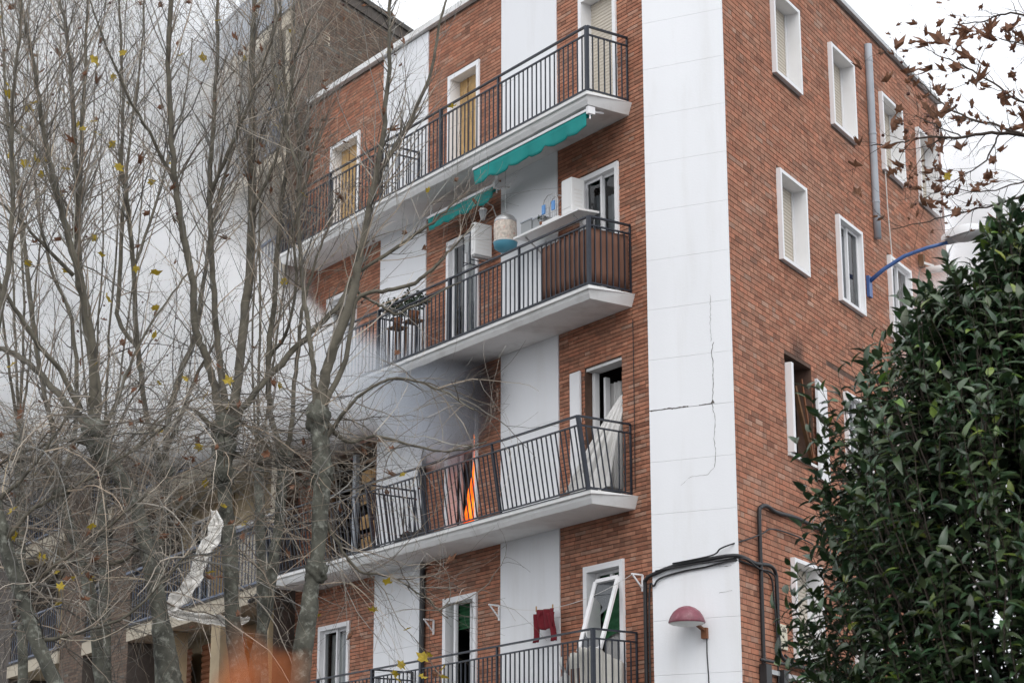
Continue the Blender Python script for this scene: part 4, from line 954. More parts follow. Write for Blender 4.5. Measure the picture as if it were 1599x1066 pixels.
def sample(paths, rads, m, lo, hi, r, wt=None):
    M, n, _ = paths.shape; w = wt if wt is not None else np.linalg.norm(paths[:, -1] - paths[:, 0], axis=1); w = w / w.sum()
    idx = r.choice(M, m, p=w); t = (lo + (hi - lo) * r.random(m)) * (n - 1); i = np.minimum(t.astype(int), n - 2); f = (t - i)[:, None]
    P = paths[idx, i] * (1 - f) + paths[idx, i+1] * f; T = paths[idx, i+1] - paths[idx, i]; T /= np.linalg.norm(T, axis=1, keepdims=True) + 1e-9
    return P, T, rads[idx, i] * (1 - f[:, 0]) + rads[idx, i+1] * f[:, 0]
def side_dir(T, spread, r):
    u = r.normal(0, 1, T.shape); u -= (u * T).sum(1, keepdims=True) * T; u /= np.linalg.norm(u, axis=1, keepdims=True)
    return T * np.cos(spread)[:, None] + u * np.sin(spread)[:, None]
def leaf_mesh(name, size, m, seed, curl=0.3):
    """five-lobed plane leaf, folded and curled"""
    rs = random.Random(seed); mb = MB(); pts = []
    lob = [(-150, .45), (-115, .68), (-88, .56), (-60, .88), (-32, .62), (0, 1.0), (32, .62), (60, .88), (88, .56), (115, .68), (150, .45)]
    c = mb.vert((0, 0.25 * size, 0)); ids = []
    for a, l in lob:
        l *= rs.uniform(0.85, 1.1) * size * 0.62; an = math.radians(a); x, y = math.sin(an) * l, 0.25 * size + math.cos(an) * l
        ids.append(mb.vert((x, y, curl * (abs(x) * 0.9 + 2.2 * (y - 0.25 * size) ** 2 / size) + rs.uniform(-.06, .06) * size)))
    st = mb.vert((0, -0.25 * size, -0.05 * size))
    for a, b in zip(ids, ids[1:]): mb.f.append([c, a, b])
    mb.f.append([c, ids[-1], st]); mb.f.append([c, st, ids[0]])
    me = bpy.data.meshes.new(name); me.from_pydata(mb.v, [], mb.f); me.materials.append(MATS[m]); return me
LY = [leaf_mesh('leaf', 0.13, 'leaf_yellow', i, 0.25) for i in range(4)]
LBR = [leaf_mesh('leaf', 0.12, 'leaf_brown', 10 + i, c) for i, c in enumerate((0.6, 1.2, 1.8, 0.9, 2.3))]
def fruit_mesh():
    me = bpy.data.meshes.new('fruit'); bm = bmesh.new(); bmesh.ops.create_icosphere(bm, subdivisions=1, radius=0.018); bm.to_mesh(me); bm.free(); me.materials.append(MATS['fruit_dark']); return me
FRU = fruit_mesh()
def put_leaf(me, P, parent, rs, sc=1.0):
    o = link(me.name.split('.')[0], me, parent, P); o.rotation_euler = (rs.uniform(-1.6, 1.2), rs.uniform(-0.9, 0.9), rs.uniform(0, 6.28)); s_ = sc * rs.uniform(0.7, 1.15); o.scale = (s_, s_, s_); return o
def plane_tree(label, Y, trunk, stems, nshoot, ndroop, seed, knuckle=None, yellow=12, brown=22, fruit=8, droop_lim=None, group='pollarded plane trees in front of the buildings', twig_k=1.0, droopers=None, lshort=1.0, leaf_pts=None):
    nshoot = int(nshoot * 0.85); ndroop = int(ndroop * 0.44)
    r = np.random.default_rng(seed); rs = random.Random(seed)
    tp, tr_ = limb(trunk, Y, 0.0, seed, 0.01)
    base = V(tp[0][0], tp[0][1], 0.0)
    # trunk on down to the ground
    low = np.array([base + V(0, 0, 0.0), base + V(0, 0, 0.6), base + (tp[0] - base) * 0.7])
    tpp = np.vstack([low, tp]); trr = np.concatenate([[tr_[0] * 1.55, tr_[0] * 1.2, tr_[0] * 1.05], tr_])
    t = thing('plane_tree', base, label, 'tree', group)
    lump = 1 + np.convolve(r.normal(0, 0.16, len(trr) + 4), np.ones(5) / 5, 'valid')
    MB().tube(tpp, list(trr * lump), 12).build('trunk', 'bark', t, base, smooth=True)
    if knuckle:
        for kx, ky, kr in knuckle:
            c = px(kx, ky, Y); rr = kr * np.linalg.norm(c - V(0, 0, 1.6)) / FPX
            me = bpy.data.meshes.new('knuckle'); bm = bmesh.new(); bmesh.ops.create_icosphere(bm, subdivisions=3, radius=1)
            for v in bm.verts:
                k = 1 + 0.22 * math.sin(v.co.x * 5 + seed) * math.sin(v.co.y * 6 + 1) + 0.12 * math.sin(v.co.z * 9 + v.co.x * 7); v.co = Vector((v.co.x * rr * k, v.co.y * rr * k, v.co.z * rr * 1.15 * k))
            bm.to_mesh(me); bm.free(); me.materials.append(MATS['bark']); [setattr(p, 'use_smooth', True) for p in me.polygons]
            link('knuckle', me, t, c)
    allp, allr = [], []
    for k, st in enumerate(stems):
        drift = rs.uniform(-1.3, 1.3) if len(st) > 3 else rs.uniform(-.6, .6)
        P, R = limb(st, Y, drift, seed * 31 + k)
        MB().tube(P, list(R), 8).build('limb', 'bark_upper', t, base, smooth=True)
        idx = np.linspace(0, len(P) - 1, 24); i0 = np.minimum(idx.astype(int), len(P) - 2); f = (idx - i0)[:, None]
        allp.append(P[i0] * (1 - f) + P[i0 + 1] * f); allr.append(R[i0] * (1 - f[:, 0]) + R[i0 + 1] * f[:, 0])
    allp, allr = np.array(allp), np.array(allr)
    vs, qs, ts, off = [], [], [], 0
    def add(p, rd, k=3):
        nonlocal off
        v, q = tubes(p, rd, k); vs.append(v); qs.append(q + off); off += len(v)
        b = np.exp(r.normal(0.0, 0.55, len(p))); c = np.ones((len(p), 4)); h = r.uniform(-0.12, 0.12, len(p)); c[:, 0] = b * (1 + h); c[:, 1] = b; c[:, 2] = b * (1 - h)
        ts.append(np.repeat(np.clip(c, 0.25, 2.6), p.shape[1] * k, axis=0))
    # rising shoots
    P, T, R0 = sample(allp, allr, int(nshoot * 1.6), 0.10, 0.99, r)
    _, sy = proj(P); keep = (sy < 400) | (sy > 690) | (r.random(len(P)) < 0.26); P, T, R0 = P[keep][:nshoot], T[keep][:nshoot], R0[keep][:nshoot]; nshoot = len(P)
    L = r.gamma(3.0, 0.30, nshoot) * lshort + 0.3; L *= np.where(proj(P)[0] > 600, 0.42, 1.0)
    p1, r1 = grow(P, side_dir(T, r.uniform(0.35, 0.95, nshoot), r), np.clip(R0 * 0.36, 0.003, 0.010), L, 8, r.uniform(0.2, 1.1, nshoot), 0.22, r)
    add(p1, r1, 4)
    m = int(nshoot * 4.0 * twig_k); P, T, R0 = sample(p1, r1, m, 0.15, 1.0, r)
    p2, r2 = grow(P, side_dir(T, r.uniform(0.4, 1.0, m), r), np.clip(R0 * 0.62, 0.0020, 0.0042), r.gamma(2.5, 0.15, m) + 0.12, 6, r.uniform(-0.1, 0.8, m), 0.32, r, 0.0014)
    add(p2, r2)
    # hanging, tangled shoots round the old heads and the trunk
    ti = np.linspace(0.30 * (len(tp) - 1), len(tp) - 1, 10); i0 = np.minimum(ti.astype(int), len(tp) - 2); f = (ti - i0)[:, None]
    src_p = np.array([tp[i0] * (1 - f) + tp[i0 + 1] * f])
    lowl = [a for a in allp if proj(a[-1])[1] > 560]
    if lowl: src_p = np.concatenate([src_p, np.array(lowl)[:, ::3][:, :8][:, [0, 1, 2, 3, 4, 5, 6, 7, 7, 7]]])
    src_p = np.concatenate([src_p, allp[:, :3][:, [0, 0, 0, 1, 1, 1, 1, 2, 2, 2]]]) if len(allp) < 3 else np.concatenate([src_p, allp[:3, :3][:, [0, 0, 0, 1, 1, 1, 1, 2, 2, 2]]])
    src_r = np.full(src_p.shape[:2], 0.02)
    wts = np.linalg.norm(src_p[:, -1] - src_p[:, 0], axis=1) + 0.2
    P, T, R0 = sample(src_p, src_r, ndroop, 0.0, 0.98, r, wts)
    d = r.normal(0, 1, (ndroop, 3)); d[:, 2] = np.abs(d[:, 2]) * 0.30 - 0.15; d[:, 1] *= 0.6
    L = r.gamma(3.5, 0.34, ndroop) + 0.5; L *= np.where(proj(P)[0] > 580, 0.45, 1.0)
    p3, r3 = grow(P, d, r.uniform(0.005, 0.012, ndroop), L, 10, r.uniform(-2.2, 0.4, ndroop), 0.36, r)
    add(p3, r3, 4)
    m = int(ndroop * 4.6 * twig_k); P, T, R0 = sample(p3, r3, m, 0.12, 1.0, r)
    p4, r4 = grow(P, side_dir(T, r.uniform(0.4, 1.2, m), r), np.clip(R0 * 0.65, 0.0026, 0.0056), r.gamma(2.4, 0.17, m) + 0.12, 6, r.uniform(-1.3, 1.0, m), 0.45, r, 0.0016)
    add(p4, r4)
    me = mesh_np('twigs', np.concatenate(vs) - base, np.concatenate(qs), 'twig', tint=np.concatenate(ts))
    o = link('twigs', me, t, base); o['kind'] = 'stuff'
    tips = np.concatenate([p2[:, -1], p4[:, -1], p1[:, -1]])
    x, y = proj(tips); ok = np.where((x > 0) & (x < 1599) & (y > 0) & (y < 1066))[0]
    if len(ok):
        for i in r.choice(ok, min(yellow, len(ok)), replace=False): put_leaf(rs.choice(LY), tips[i], t, rs)
        for i in r.choice(ok, min(brown, len(ok)), replace=False): put_leaf(rs.choice(LBR), tips[i], t, rs, 0.85)
        for i in r.choice(ok, min(fruit, len(ok)), replace=False): put_leaf(FRU, tips[i] - V(0, 0, 0.03), t, rs)
    for (lx, ly) in (leaf_pts or []): put_leaf(rs.choice(LY), px(lx, ly, Y + rs.uniform(-.3, .3)), t, rs, 1.05)
    return t
# nearest, right: trunk whose limbs cross the brick front
plane_tree('plane tree with the rightmost trunk, its limbs crossing the brick front', 23.5,
    [(468, 1075, 36), (474, 1005, 36), (482, 960, 33), (485, 924, 31), (493, 885, 30), (498, 840, 29), (500, 790, 30), (504, 740, 33), (500, 690, 38), (497, 645, 36)],
    [[(497, 650, 26), (505, 600, 22), (513, 568, 20), (533, 510, 19), (554, 447, 17), (564, 390, 15), (583, 298, 12), (598, 214, 10), (606, 107, 8), (609, 0, 6), (612, -60, 3)],
     [(585, 290, 9), (610, 240, 8), (644, 183, 7), (675, 107, 6), (686, 38, 4.5), (701, -10, 3)],
     [(492, 640, 13), (489, 575, 10), (482, 521, 9), (475, 465, 9), (470, 409, 8), (466, 340, 8), (468, 273, 7), (466, 203, 6), (455, 127, 5), (458, 30, 4), (460, -40, 2.5)],
     [(504, 640, 12), (540, 560, 10), (556, 470, 8), (596, 455, 8), (641, 445, 7), (675, 420, 6), (705, 390, 4), (740, 350, 3)],
     [(530, 520, 9), (545, 440, 6), (600, 400, 7), (650, 365, 6), (690, 335, 4.5), (715, 310, 3)],
     [(508, 660, 12), (545, 690, 7), (585, 680, 6), (640, 695, 5), (700, 705, 4), (760, 690, 2.5)],
     [(503, 690, 10), (560, 620, 6), (620, 590, 5), (690, 610, 4), (740, 640, 2.5)],
     [(552, 450, 7), (580, 470, 5), (600, 480, 6), (620, 490, 5), (660, 470, 4), (720, 440, 2.5)],
     [(500, 800, 9), (530, 850, 6), (560, 890, 5), (610, 900, 4), (660, 930, 3), (700, 965, 2)],
     [(468, 273, 6), (440, 180, 5), (425, 90, 4), (430, 0, 3)]],
    330, 190, 11, [(497, 650, 20), (503, 735, 19), (494, 890, 18)], 7, 30, 8, leaf_pts=[(640, 980), (665, 1030), (655, 1055), (690, 1045), (698, 1058), (612, 1050), (630, 1042), (670, 1024)])
# forked smaller trunk just left of it
plane_tree('slim plane tree with a leaning trunk left of the rightmost trunk', 24.3,
    [(398, 1075, 22), (400, 1022, 22), (415, 956, 21), (426, 880, 20), (436, 810, 20), (441, 750, 22), (444, 712, 24)],
    [[(444, 715, 15), (425, 660, 11), (418, 600, 11), (420, 540, 11), (428, 470, 10), (432, 400, 10), (440, 320, 9), (448, 240, 7), (446, 150, 6), (440, 60, 4.5), (436, -30, 3)],
     [(446, 712, 12), (455, 660, 9), (462, 580, 8), (470, 500, 7), (485, 430, 5.5), (510, 360, 4), (530, 300, 3)],
     [(440, 720, 9), (410, 690, 7), (380, 660, 5), (345, 640, 4)],
     [(420, 560, 8), (450, 510, 6), (462, 440, 6), (458, 360, 5), (480, 280, 4), (500, 200, 3)]],
    190, 120, 12, [(445, 712, 14)], 5, 14, 5)
# middle: thick head with four tall stems
plane_tree('plane tree in the middle with a thick mossy head and four tall stems', 24.0,
    [(376, 1075, 34), (368, 1010, 30), (362, 956, 28), (360, 880, 26), (354, 810, 25), (350, 745, 27), (352, 705, 33), (352, 672, 34)],
    [[(350, 675, 20), (334, 602, 15), (319, 551, 14), (304, 507, 13), (299, 430, 13), (283, 355, 13), (273, 279, 11), (268, 203, 10), (263, 101, 9), (266, 0, 7), (268, -50, 4)],
     [(355, 672, 16), (347, 600, 13), (340, 540, 12), (333, 456, 11), (329, 355, 10), (327, 294, 9), (332, 203, 8), (339, 101, 7), (338, 0, 5), (337, -40, 3)],
     [(360, 670, 22), (368, 610, 18), (377, 540, 17), (390, 430, 17), (393, 329, 15), (393, 228, 13), (393, 127, 12), (398, 0, 9), (400, -60, 5)],
     [(366, 655, 16), (400, 610, 12), (431, 577, 12), (478, 526, 11), (506, 501, 10), (530, 475, 9), (548, 440, 6), (565, 410, 4), (590, 380, 3)],
     [(345, 680, 14), (300, 640, 6), (260, 650, 5), (210, 700, 4), (160, 740, 3)],
     [(329, 300, 8), (355, 240, 7), (385, 170, 5), (415, 90, 4), (440, 10, 3)],
     [(273, 285, 8), (240, 220, 6), (200, 150, 5), (165, 70, 4), (140, 0, 3)],
     [(393, 330, 8), (430, 250, 6), (450, 170, 5), (462, 90, 4), (490, 20, 3)],
     [(352, 700, 10), (390, 720, 7), (440, 730, 5), (480, 760, 4)]],
    420, 240, 13, [(352, 668, 20), (349, 742, 17), (350, 700, 18)], 8, 34, 14, leaf_pts=[(358, 640), (353, 790), (318, 622)])
# left: leaning trunk with dark hollow knuckle
plane_tree('leaning plane tree with a dark hollow knuckle, left of the white debris', 23.0,
    [(270, 1075, 40), (262, 1040, 38), (253, 982, 35), (243, 921, 31), (228, 850, 29), (208, 779, 27), (177, 729, 30), (150, 695, 34), (144, 668, 30)],
    [[(144, 675, 22), (146, 610, 16), (144, 540, 15), (134, 481, 14), (119, 420, 13), (104, 355, 12), (86, 289, 11), (71, 218, 9), (58, 137, 8), (43, 51, 6), (28, -10, 4)],
     [(150, 672, 18), (150, 600, 14), (136, 520, 13), (124, 405, 12), (121, 304, 11), (116, 228, 10), (112, 127, 8), (104, 50, 6), (91, -10, 4)],
     [(125, 420, 8), (122, 355, 9), (127, 253, 8), (133, 101, 6), (137, -10, 4)],
     [(138, 668, 16), (101, 627, 13), (66, 587, 11), (30, 556, 10), (-10, 540, 9)],
     [(125, 640, 12), (95, 580, 9), (61, 540, 9), (30, 491, 8), (-5, 440, 7)],
     [(115, 430, 8), (66, 380, 6), (25, 339, 5), (-10, 310, 4)],
     [(155, 680, 12), (185, 620, 7), (215, 540, 5), (260, 470, 4), (300, 420, 3)],
     [(104, 360, 7), (70, 260, 5), (40, 215, 5), (0, 190, 4)],
     [(140, 690, 10), (90, 690, 6), (40, 705, 5), (-10, 730, 4)],
     [(225, 850, 8), (180, 880, 6), (130, 870, 5), (80, 900, 4), (30, 960, 3)]],
    400, 230, 14, [(146, 672, 19), (158, 700, 17)], 10, 28, 12, leaf_pts=[(10, 130), (14, 152), (50, 160), (48, 172), (33, 198), (125, 203), (143, 190), (60, 250), (66, 268), (57, 254), (35, 252), (100, 262), (181, 257), (150, 376), (158, 400), (48, 410), (212, 415), (237, 427), (240, 478), (167, 460), (240, 528), (286, 588), (151, 567), (94, 890), (126, 896), (92, 940), (16, 572), (68, 875)])
# behind: twin-stemmed trunk
plane_tree('slender twin-stemmed plane tree behind the leaning trunk', 26.5,
    [(252, 1075, 22), (250, 960, 20), (249, 880, 19), (248, 830, 19), (259, 775, 21), (257, 735, 22)],
    [[(257, 735, 14), (263, 653, 12), (284, 577, 11), (304, 526, 10), (318, 440, 8), (330, 360, 6), (350, 280, 5), (372, 190, 4), (380, 90, 3)],
     [(253, 728, 13), (230, 655, 10), (218, 567, 10), (213, 530, 9), (208, 415, 9), (200, 329, 8), (190, 253, 7), (192, 177, 6), (190, 90, 5), (185, -10, 4)],
     [(213, 540, 8), (185, 500, 8), (187, 430, 8), (195, 304, 6), (205, 200, 5), (220, 90, 4), (225, 0, 3)],
     [(262, 700, 9), (285, 640, 8), (310, 580, 6), (345, 520, 4)],
     [(208, 420, 6), (240, 330, 5), (265, 240, 4), (290, 150, 3), (300, 60, 2.5)]],
    260, 120, 15, [(257, 735, 13)], 6, 18, 8)
# far left trunks
plane_tree('plane tree with a mossy trunk nearest the lower left edge', 22.0,
    [(90, 1075, 30), (70, 1030, 28), (52, 985, 27), (33, 930, 26), (14, 870, 26), (0, 820, 26), (-14, 760, 26)],
    [[(-14, 765, 16), (-20, 640, 13), (-5, 520, 11), (12, 420, 10), (20, 300, 8), (18, 180, 7), (30, 60, 5), (35, -20, 3)],
     [(5, 850, 11), (45, 800, 7), (100, 770, 6), (150, 740, 5), (210, 700, 4), (290, 640, 3)],
     [(30, 930, 9), (90, 880, 6), (160, 830, 5), (230, 770, 4)],
     [(-10, 790, 10), (40, 740, 6), (80, 690, 5), (110, 640, 3)],
     [(60, 1000, 9), (130, 985, 6), (200, 960, 5), (260, 900, 4), (300, 860, 3)]],
    220, 220, 16, [(2, 830, 15)], 6, 22, 4, leaf_pts=[(23, 842), (115, 905)])
plane_tree('plane tree with a curved trunk between the two leftmost trunks', 25.0,
    [(158, 1075, 26), (150, 980, 24), (147, 956, 23), (137, 911, 22), (116, 840, 22), (98, 790, 24), (90, 755, 24)],
    [[(90, 758, 14), (60, 720, 11), (20, 715, 10), (-15, 700, 9)],
     [(92, 752, 13), (85, 680, 10), (66, 600, 9), (52, 500, 9), (40, 400, 8), (28, 290, 7), (10, 180, 6), (5, 60, 4), (0, -20, 3)],
     [(95, 755, 12), (115, 690, 9), (120, 600, 8), (112, 500, 7), (80, 420, 6), (60, 330, 5), (55, 230, 4), (60, 110, 3)],
     [(96, 770, 9), (150, 730, 6), (190, 650, 4), (230, 590, 3)]],
    240, 180, 17, [(93, 768, 16)], 6, 16, 6)
# further trees on the left, thin and upright
def far_tree(x, Y, label, seed, lean=0, n=4, top=-40):
    r = random.Random(seed); ky = 700 + r.uniform(-40, 60)
    st = []
    for k in range(n):
        dx = (k - (n - 1) / 2) * 26 + r.uniform(-8, 8); w = r.uniform(4, 6)
        st.append([(x, ky, w + 2), (x + dx * 0.4, ky - 90, w), (x + dx * 0.8 + lean * .2, ky - 230, w * .85), (x + dx * 1.1 + lean * .5 + r.uniform(-10, 10), ky - 420, w * .65), (x + dx * 1.3 + lean * .8 + r.uniform(-14, 14), ky - 600, w * .45), (x + dx * 1.5 + lean + r.uniform(-20, 20), top, 2.2)])
    plane_tree(label, Y, [(x + 6, 1075, 20), (x + 3, 900, 18), (x, ky + 30, 18), (x, ky, 18)], st, 130, 30, seed, None, 2, 8, 8, twig_k=0.9)
far_tree(30, 29.5, 'thin far plane tree at the left edge, seen between nearer stems', 21, -10)
far_tree(160, 30.5, 'thin far plane tree seen behind the leaning tree', 22, 10)
far_tree(405, 28.2, 'thin far plane tree nearest the brick end wall', 24, 30, 3)

# ---- tree on the right whose brown-leaved branch reaches into view
rt = random.Random(5); rr_ = np.random.default_rng(5); YB = 19.0
rbase = px(1900, 600, YB) * V(1, 1, 0)
t = thing('plane_tree', rbase, 'plane tree with brown withered leaves reaching in from the upper right', 'tree')
tk = [rbase, rbase + V(0.05, 0, 2.5), rbase + V(0, 0.1, 5.0), rbase + V(-0.1, 0, 6.6)]
MB().tube(catmull(tk, 6), list(np.linspace(0.20, 0.12, 19)), 12).build('trunk', 'bark', t, rbase, smooth=True)
hd_ = tk[-1]; bl = [
    [(1700, 235, 13), (1640, 218, 11), (1560, 208, 9), (1500, 213, 7), (1440, 216, 5), (1400, 224, 4), (1360, 228, 2.5)],
    [(1610, 214, 8), (1550, 195, 6), (1490, 175, 4.5), (1450, 140, 3.5), (1430, 122, 2.5)],
    [(1660, 150, 7), (1600, 160, 6), (1550, 130, 5), (1500, 100, 4), (1460, 85, 2.5), (1440, 70, 1.8)],
    [(1680, 60, 8), (1620, 30, 6), (1570, 22, 5), (1530, 35, 3.5), (1490, 38, 2)],
    [(1680, 290, 9), (1600, 305, 7), (1550, 320, 5), (1505, 330, 4), (1450, 345, 3), (1392, 358, 2)],
    [(1560, 210, 5), (1540, 250, 4), (1500, 275, 3), (1465, 300, 2.5), (1440, 310, 1.8)],
    [(1500, 213, 4), (1460, 195, 3), (1430, 180, 2.2)],
    [(1640, 270, 6), (1590, 285, 4), (1530, 300, 3), (1470, 290, 2)],
    [(1650, 90, 6), (1600, 70, 4), (1560, 60, 3)]]
allp, allr = [], []
for k, st in enumerate(bl):
    P, R = limb([(a, b, c * 0.72) for a, b, c in st], YB, rt.uniform(-.8, .8), 900 + k)
    P = np.vstack([[hd_ + (P[0] - hd_) * u for u in (0, 0.5)], P]) if k in (0, 2, 3, 4) else P
    R = np.concatenate([[0.06, 0.045], R]) if k in (0, 2, 3, 4) else R
    MB().tube(P, list(R), 7).build('limb', 'bark_dark', t, rbase, smooth=True)
    n0 = 2 if k in (0, 2, 3, 4) else 0
    idx = np.linspace(n0, len(P) - 1, 20); i0 = np.minimum(idx.astype(int), len(P) - 2); f = (idx - i0)[:, None]
    allp.append(P[i0] * (1 - f) + P[i0 + 1] * f); allr.append(R[i0] * (1 - f[:, 0]) + R[i0 + 1] * f[:, 0])
allp, allr = np.array(allp), np.array(allr)
P, T, R0 = sample(allp, allr, 150, 0.1, 1.0, rr_)
p1, r1 = grow(P, side_dir(T, rr_.uniform(0.4, 1.1, 150), rr_), np.clip(R0 * 0.5, 0.0025, 0.006), rr_.gamma(2.5, 0.12, 150) + 0.12, 7, rr_.uniform(-0.6, 0.9, 150), 0.35, rr_, 0.0015)
P, T, R0 = sample(p1, r1, 330, 0.2, 1.0, rr_)
p2, r2 = grow(P, side_dir(T, rr_.uniform(0.4, 1.1, 330), rr_), np.full(330, 0.0022), rr_.gamma(2.0, 0.06, 330) + 0.05, 5, rr_.uniform(-0.8, 0.6, 330), 0.4, rr_, 0.0013)
v1, q1 = tubes(p1, r1, 4); v2, q2 = tubes(p2, r2, 3)
o = link('twigs', mesh_np('twigs', np.concatenate([v1, v2]) - rbase, np.concatenate([q1, q2 + len(v1)]), 'bark_dark'), t, rbase); o['kind'] = 'stuff'
tips = np.concatenate([p1[:, -1], p2[:, -1], p1[:, 4]]); x, y = proj(tips); ok = np.where((x > 1340) & (x < 1640) & (y > -30) & (y < 370))[0]
for i in rr_.choice(ok, min(250, len(ok)), replace=False): put_leaf(rt.choice(LBR), tips[i] - V(0, 0, 0.02), t, rt, rt.choice((0.5, 0.65, 0.8, 1.0, 1.25)))
for i in rr_.choice(ok, min(60, len(ok)), replace=False): put_leaf(FRU, tips[i] - V(0, 0, 0.03), t, rt)
for q in ((1442, 295), (1477, 272)): put_leaf(LY[1], px(*q, YB), t, rt, 0.7)

# ================================================================== EVERGREEN ON THE RIGHT
re_ = np.random.default_rng(9); rse = random.Random(9)
YE = 12.6
ebase = px(1592, 900, YE) * V(1, 1, 0)
t = thing('evergreen_tree', ebase, 'dense dark glossy evergreen tree filling the lower right corner', 'tree')
MB().tube([ebase, ebase + V(0.02, 0, 1.2), ebase + V(0, 0.05, 2.2), ebase + V(0.05, 0, 3.4), ebase + V(0.02, 0.05, 4.6)], [0.11, 0.09, 0.08, 0.05, 0.02], 10).build('trunk', 'bark_dark', t, ebase, smooth=True)
# crown outline (left and right half-width by height) read as a solid of revolution with lobes
def crown_r(z, th):
    zz = [1.9, 2.4, 3.2, 3.9, 4.25, 4.5, 4.75, 5.0, 5.35, 5.8]; rr = [0.9, 1.42, 1.50, 1.44, 1.36, 1.22, 1.00, 0.72, 0.46, 0.22]
    return np.interp(z, zz, rr) * (1 + 0.09 * np.sin(3 * th + z * 2.1) + 0.06 * np.sin(7 * th - z * 5))
NS = 3700
z = re_.uniform(2.0, 5.75, NS); th = re_.uniform(math.pi * 0.6, 2.4 * math.pi, NS); fr0 = re_.uniform(0.06, 0.97, NS) ** 0.5
z = np.where((z > 5.35) & (np.cos(th) < -0.15), z - 0.5, z)
rad = crown_r(z, th) * fr0
tip0 = ebase + np.stack([rad * np.cos(th), rad * np.sin(th), z], 1)
out = np.stack([np.cos(th), np.sin(th), np.full(NS, 0.0)], 1)
ps, rsd = grow(tip0 - out * 0.25 - V(0, 0, 0.22), out * 0.55 + V(0, 0, 0.75), np.full(NS, 0.006), re_.uniform(0.34, 0.62, NS), 9, np.full(NS, 0.7), 0.16, re_, 0.0018)
nb_ = 70; zb = re_.uniform(1.6, 4.6, nb_); tb = re_.uniform(0, 6.28, nb_)
pb, rb_ = grow(np.repeat(ebase[None], nb_, 0) + np.stack([np.zeros(nb_), np.zeros(nb_), zb], 1), np.stack([np.cos(tb), np.sin(tb), np.full(nb_, 0.8)], 1), np.full(nb_, 0.018), re_.uniform(0.6, 1.1, nb_), 8, np.full(nb_, 0.5), 0.2, re_)
v1, q1 = tubes(ps, rsd, 4); v2, q2 = tubes(pb, rb_, 5)
o = link('branches', mesh_np('branches', np.concatenate([v1, v2]) - ebase, np.concatenate([q1, q2 + len(v1)]), 'bark_dark'), t, ebase); o['kind'] = 'stuff'
# one leaf: folded, arched blade
def blade(L_, W_, arch, fold):
    n = 4; V_, F_ = [], []
    for i in range(n + 1):
        u = i / n; w = W_ * (math.sin(math.pi * u ** 0.8) ** 0.8) * 0.5 if 0 < i < n else 0.0006
        y = L_ * u; zc = -arch * L_ * u * u
        V_ += [(-w, y, zc + fold * w), (0, y, zc), (w, y, zc + fold * w)]
    for i in range(n):
        for k in (0, 1): a = 3 * i + k; F_.append([a, a + 1, a + 4, a + 3])
    return np.array(V_), np.array(F_)
LP = [blade(L_, W_, a, f) for L_, W_, a, f in ((.105, .044, .35, .45), (.095, .042, .6, .55), (.115, .048, .5, .35), (.085, .040, .25, .6), (.10, .044, .85, .5))]
lp, ld, ln = [], [], []
for k in range(NS):
    m = re_.integers(5, 8)                        # opposite pairs along the shoot
    for j in range(m):
        u = (j + 0.6) / m * 7.999; i = min(int(u), 7); f = u - i; P = ps[k, i] * (1 - f) + ps[k, i+1] * f; T = ps[k, i+1] - ps[k, i]; T /= np.linalg.norm(T)
        a0 = j * math.pi / 2 + th[k]
        for sgn in (0, math.pi):
            if re_.random() < 0.12: continue
            e1 = np.cross(T, V(0, 0, 1)); e1 = e1 / (np.linalg.norm(e1) + 1e-6); e2 = np.cross(T, e1)
            dd = e1 * math.cos(a0 + sgn) + e2 * math.sin(a0 + sgn); open_ = 0.35 if j > m - 2 else 0.95
            D = dd * open_ + T * (0.55 if j <= m - 2 else 1.0) + re_.normal(0, 0.16, 3); D /= np.linalg.norm(D)
            N = T - D * (T @ D) + re_.normal(0, 0.15, 3); N -= D * (N @ D); N /= np.linalg.norm(N) + 1e-6
            lp.append(P); ld.append(D); ln.append(N)
lp, ld, ln = np.array(lp), np.array(ld), np.array(ln)
NLV = len(lp); var = re_.integers(0, len(LP), NLV); lsc = re_.uniform(0.75, 1.15, NLV)
x, y = proj(lp); dist = np.linalg.norm(lp - V(0, 0, 1.6), axis=1)
# leaves that show largest: nearest in view
score = dist + 9 * ((x < 0) | (x > 1590) | (y < 0) | (y > 1060)) ; order = np.argsort(score); single = set(order[:300].tolist())
ltint = np.ones((NLV, 4)); vv = re_.uniform(0.6, 1.5, NLV); ltint[:, 0] = vv * re_.uniform(0.8, 1.3, NLV); ltint[:, 1] = vv; ltint[:, 2] = vv * re_.uniform(0.8, 1.4, NLV)
fresh = re_.random(NLV) < 0.05; ltint[fresh, :3] *= np.array([3.2, 2.6, 1.2])
for vi, (bv_, bf_) in enumerate(LP):
    me1 = None
    ids = np.array([i for i in range(NLV) if var[i] == vi and i not in single])
    X = np.cross(ld[ids], ln[ids]); loc = bv_[None] * lsc[ids][:, None, None]
    W = lp[ids][:, None] + X[:, None] * loc[:, :, :1] + ld[ids][:, None] * loc[:, :, 1:2] + ln[ids][:, None] * loc[:, :, 2:]
    if vi == 0: LV, LQ, LT, lo_ = [], [], [], 0
    LV.append(W.reshape(-1, 3)); LQ.append((np.arange(len(ids))[:, None, None] * len(bv_) + bf_[None]).reshape(-1, 4) + lo_); LT.append(np.repeat(ltint[ids], len(bv_), 0)); lo_ += len(ids) * len(bv_)
o = link('foliage', mesh_np('foliage', np.concatenate(LV) - ebase, np.concatenate(LQ), 'leaf_green', True, np.concatenate(LT)), t, ebase); o['kind'] = 'stuff'
from mathutils import Matrix
LM = {}
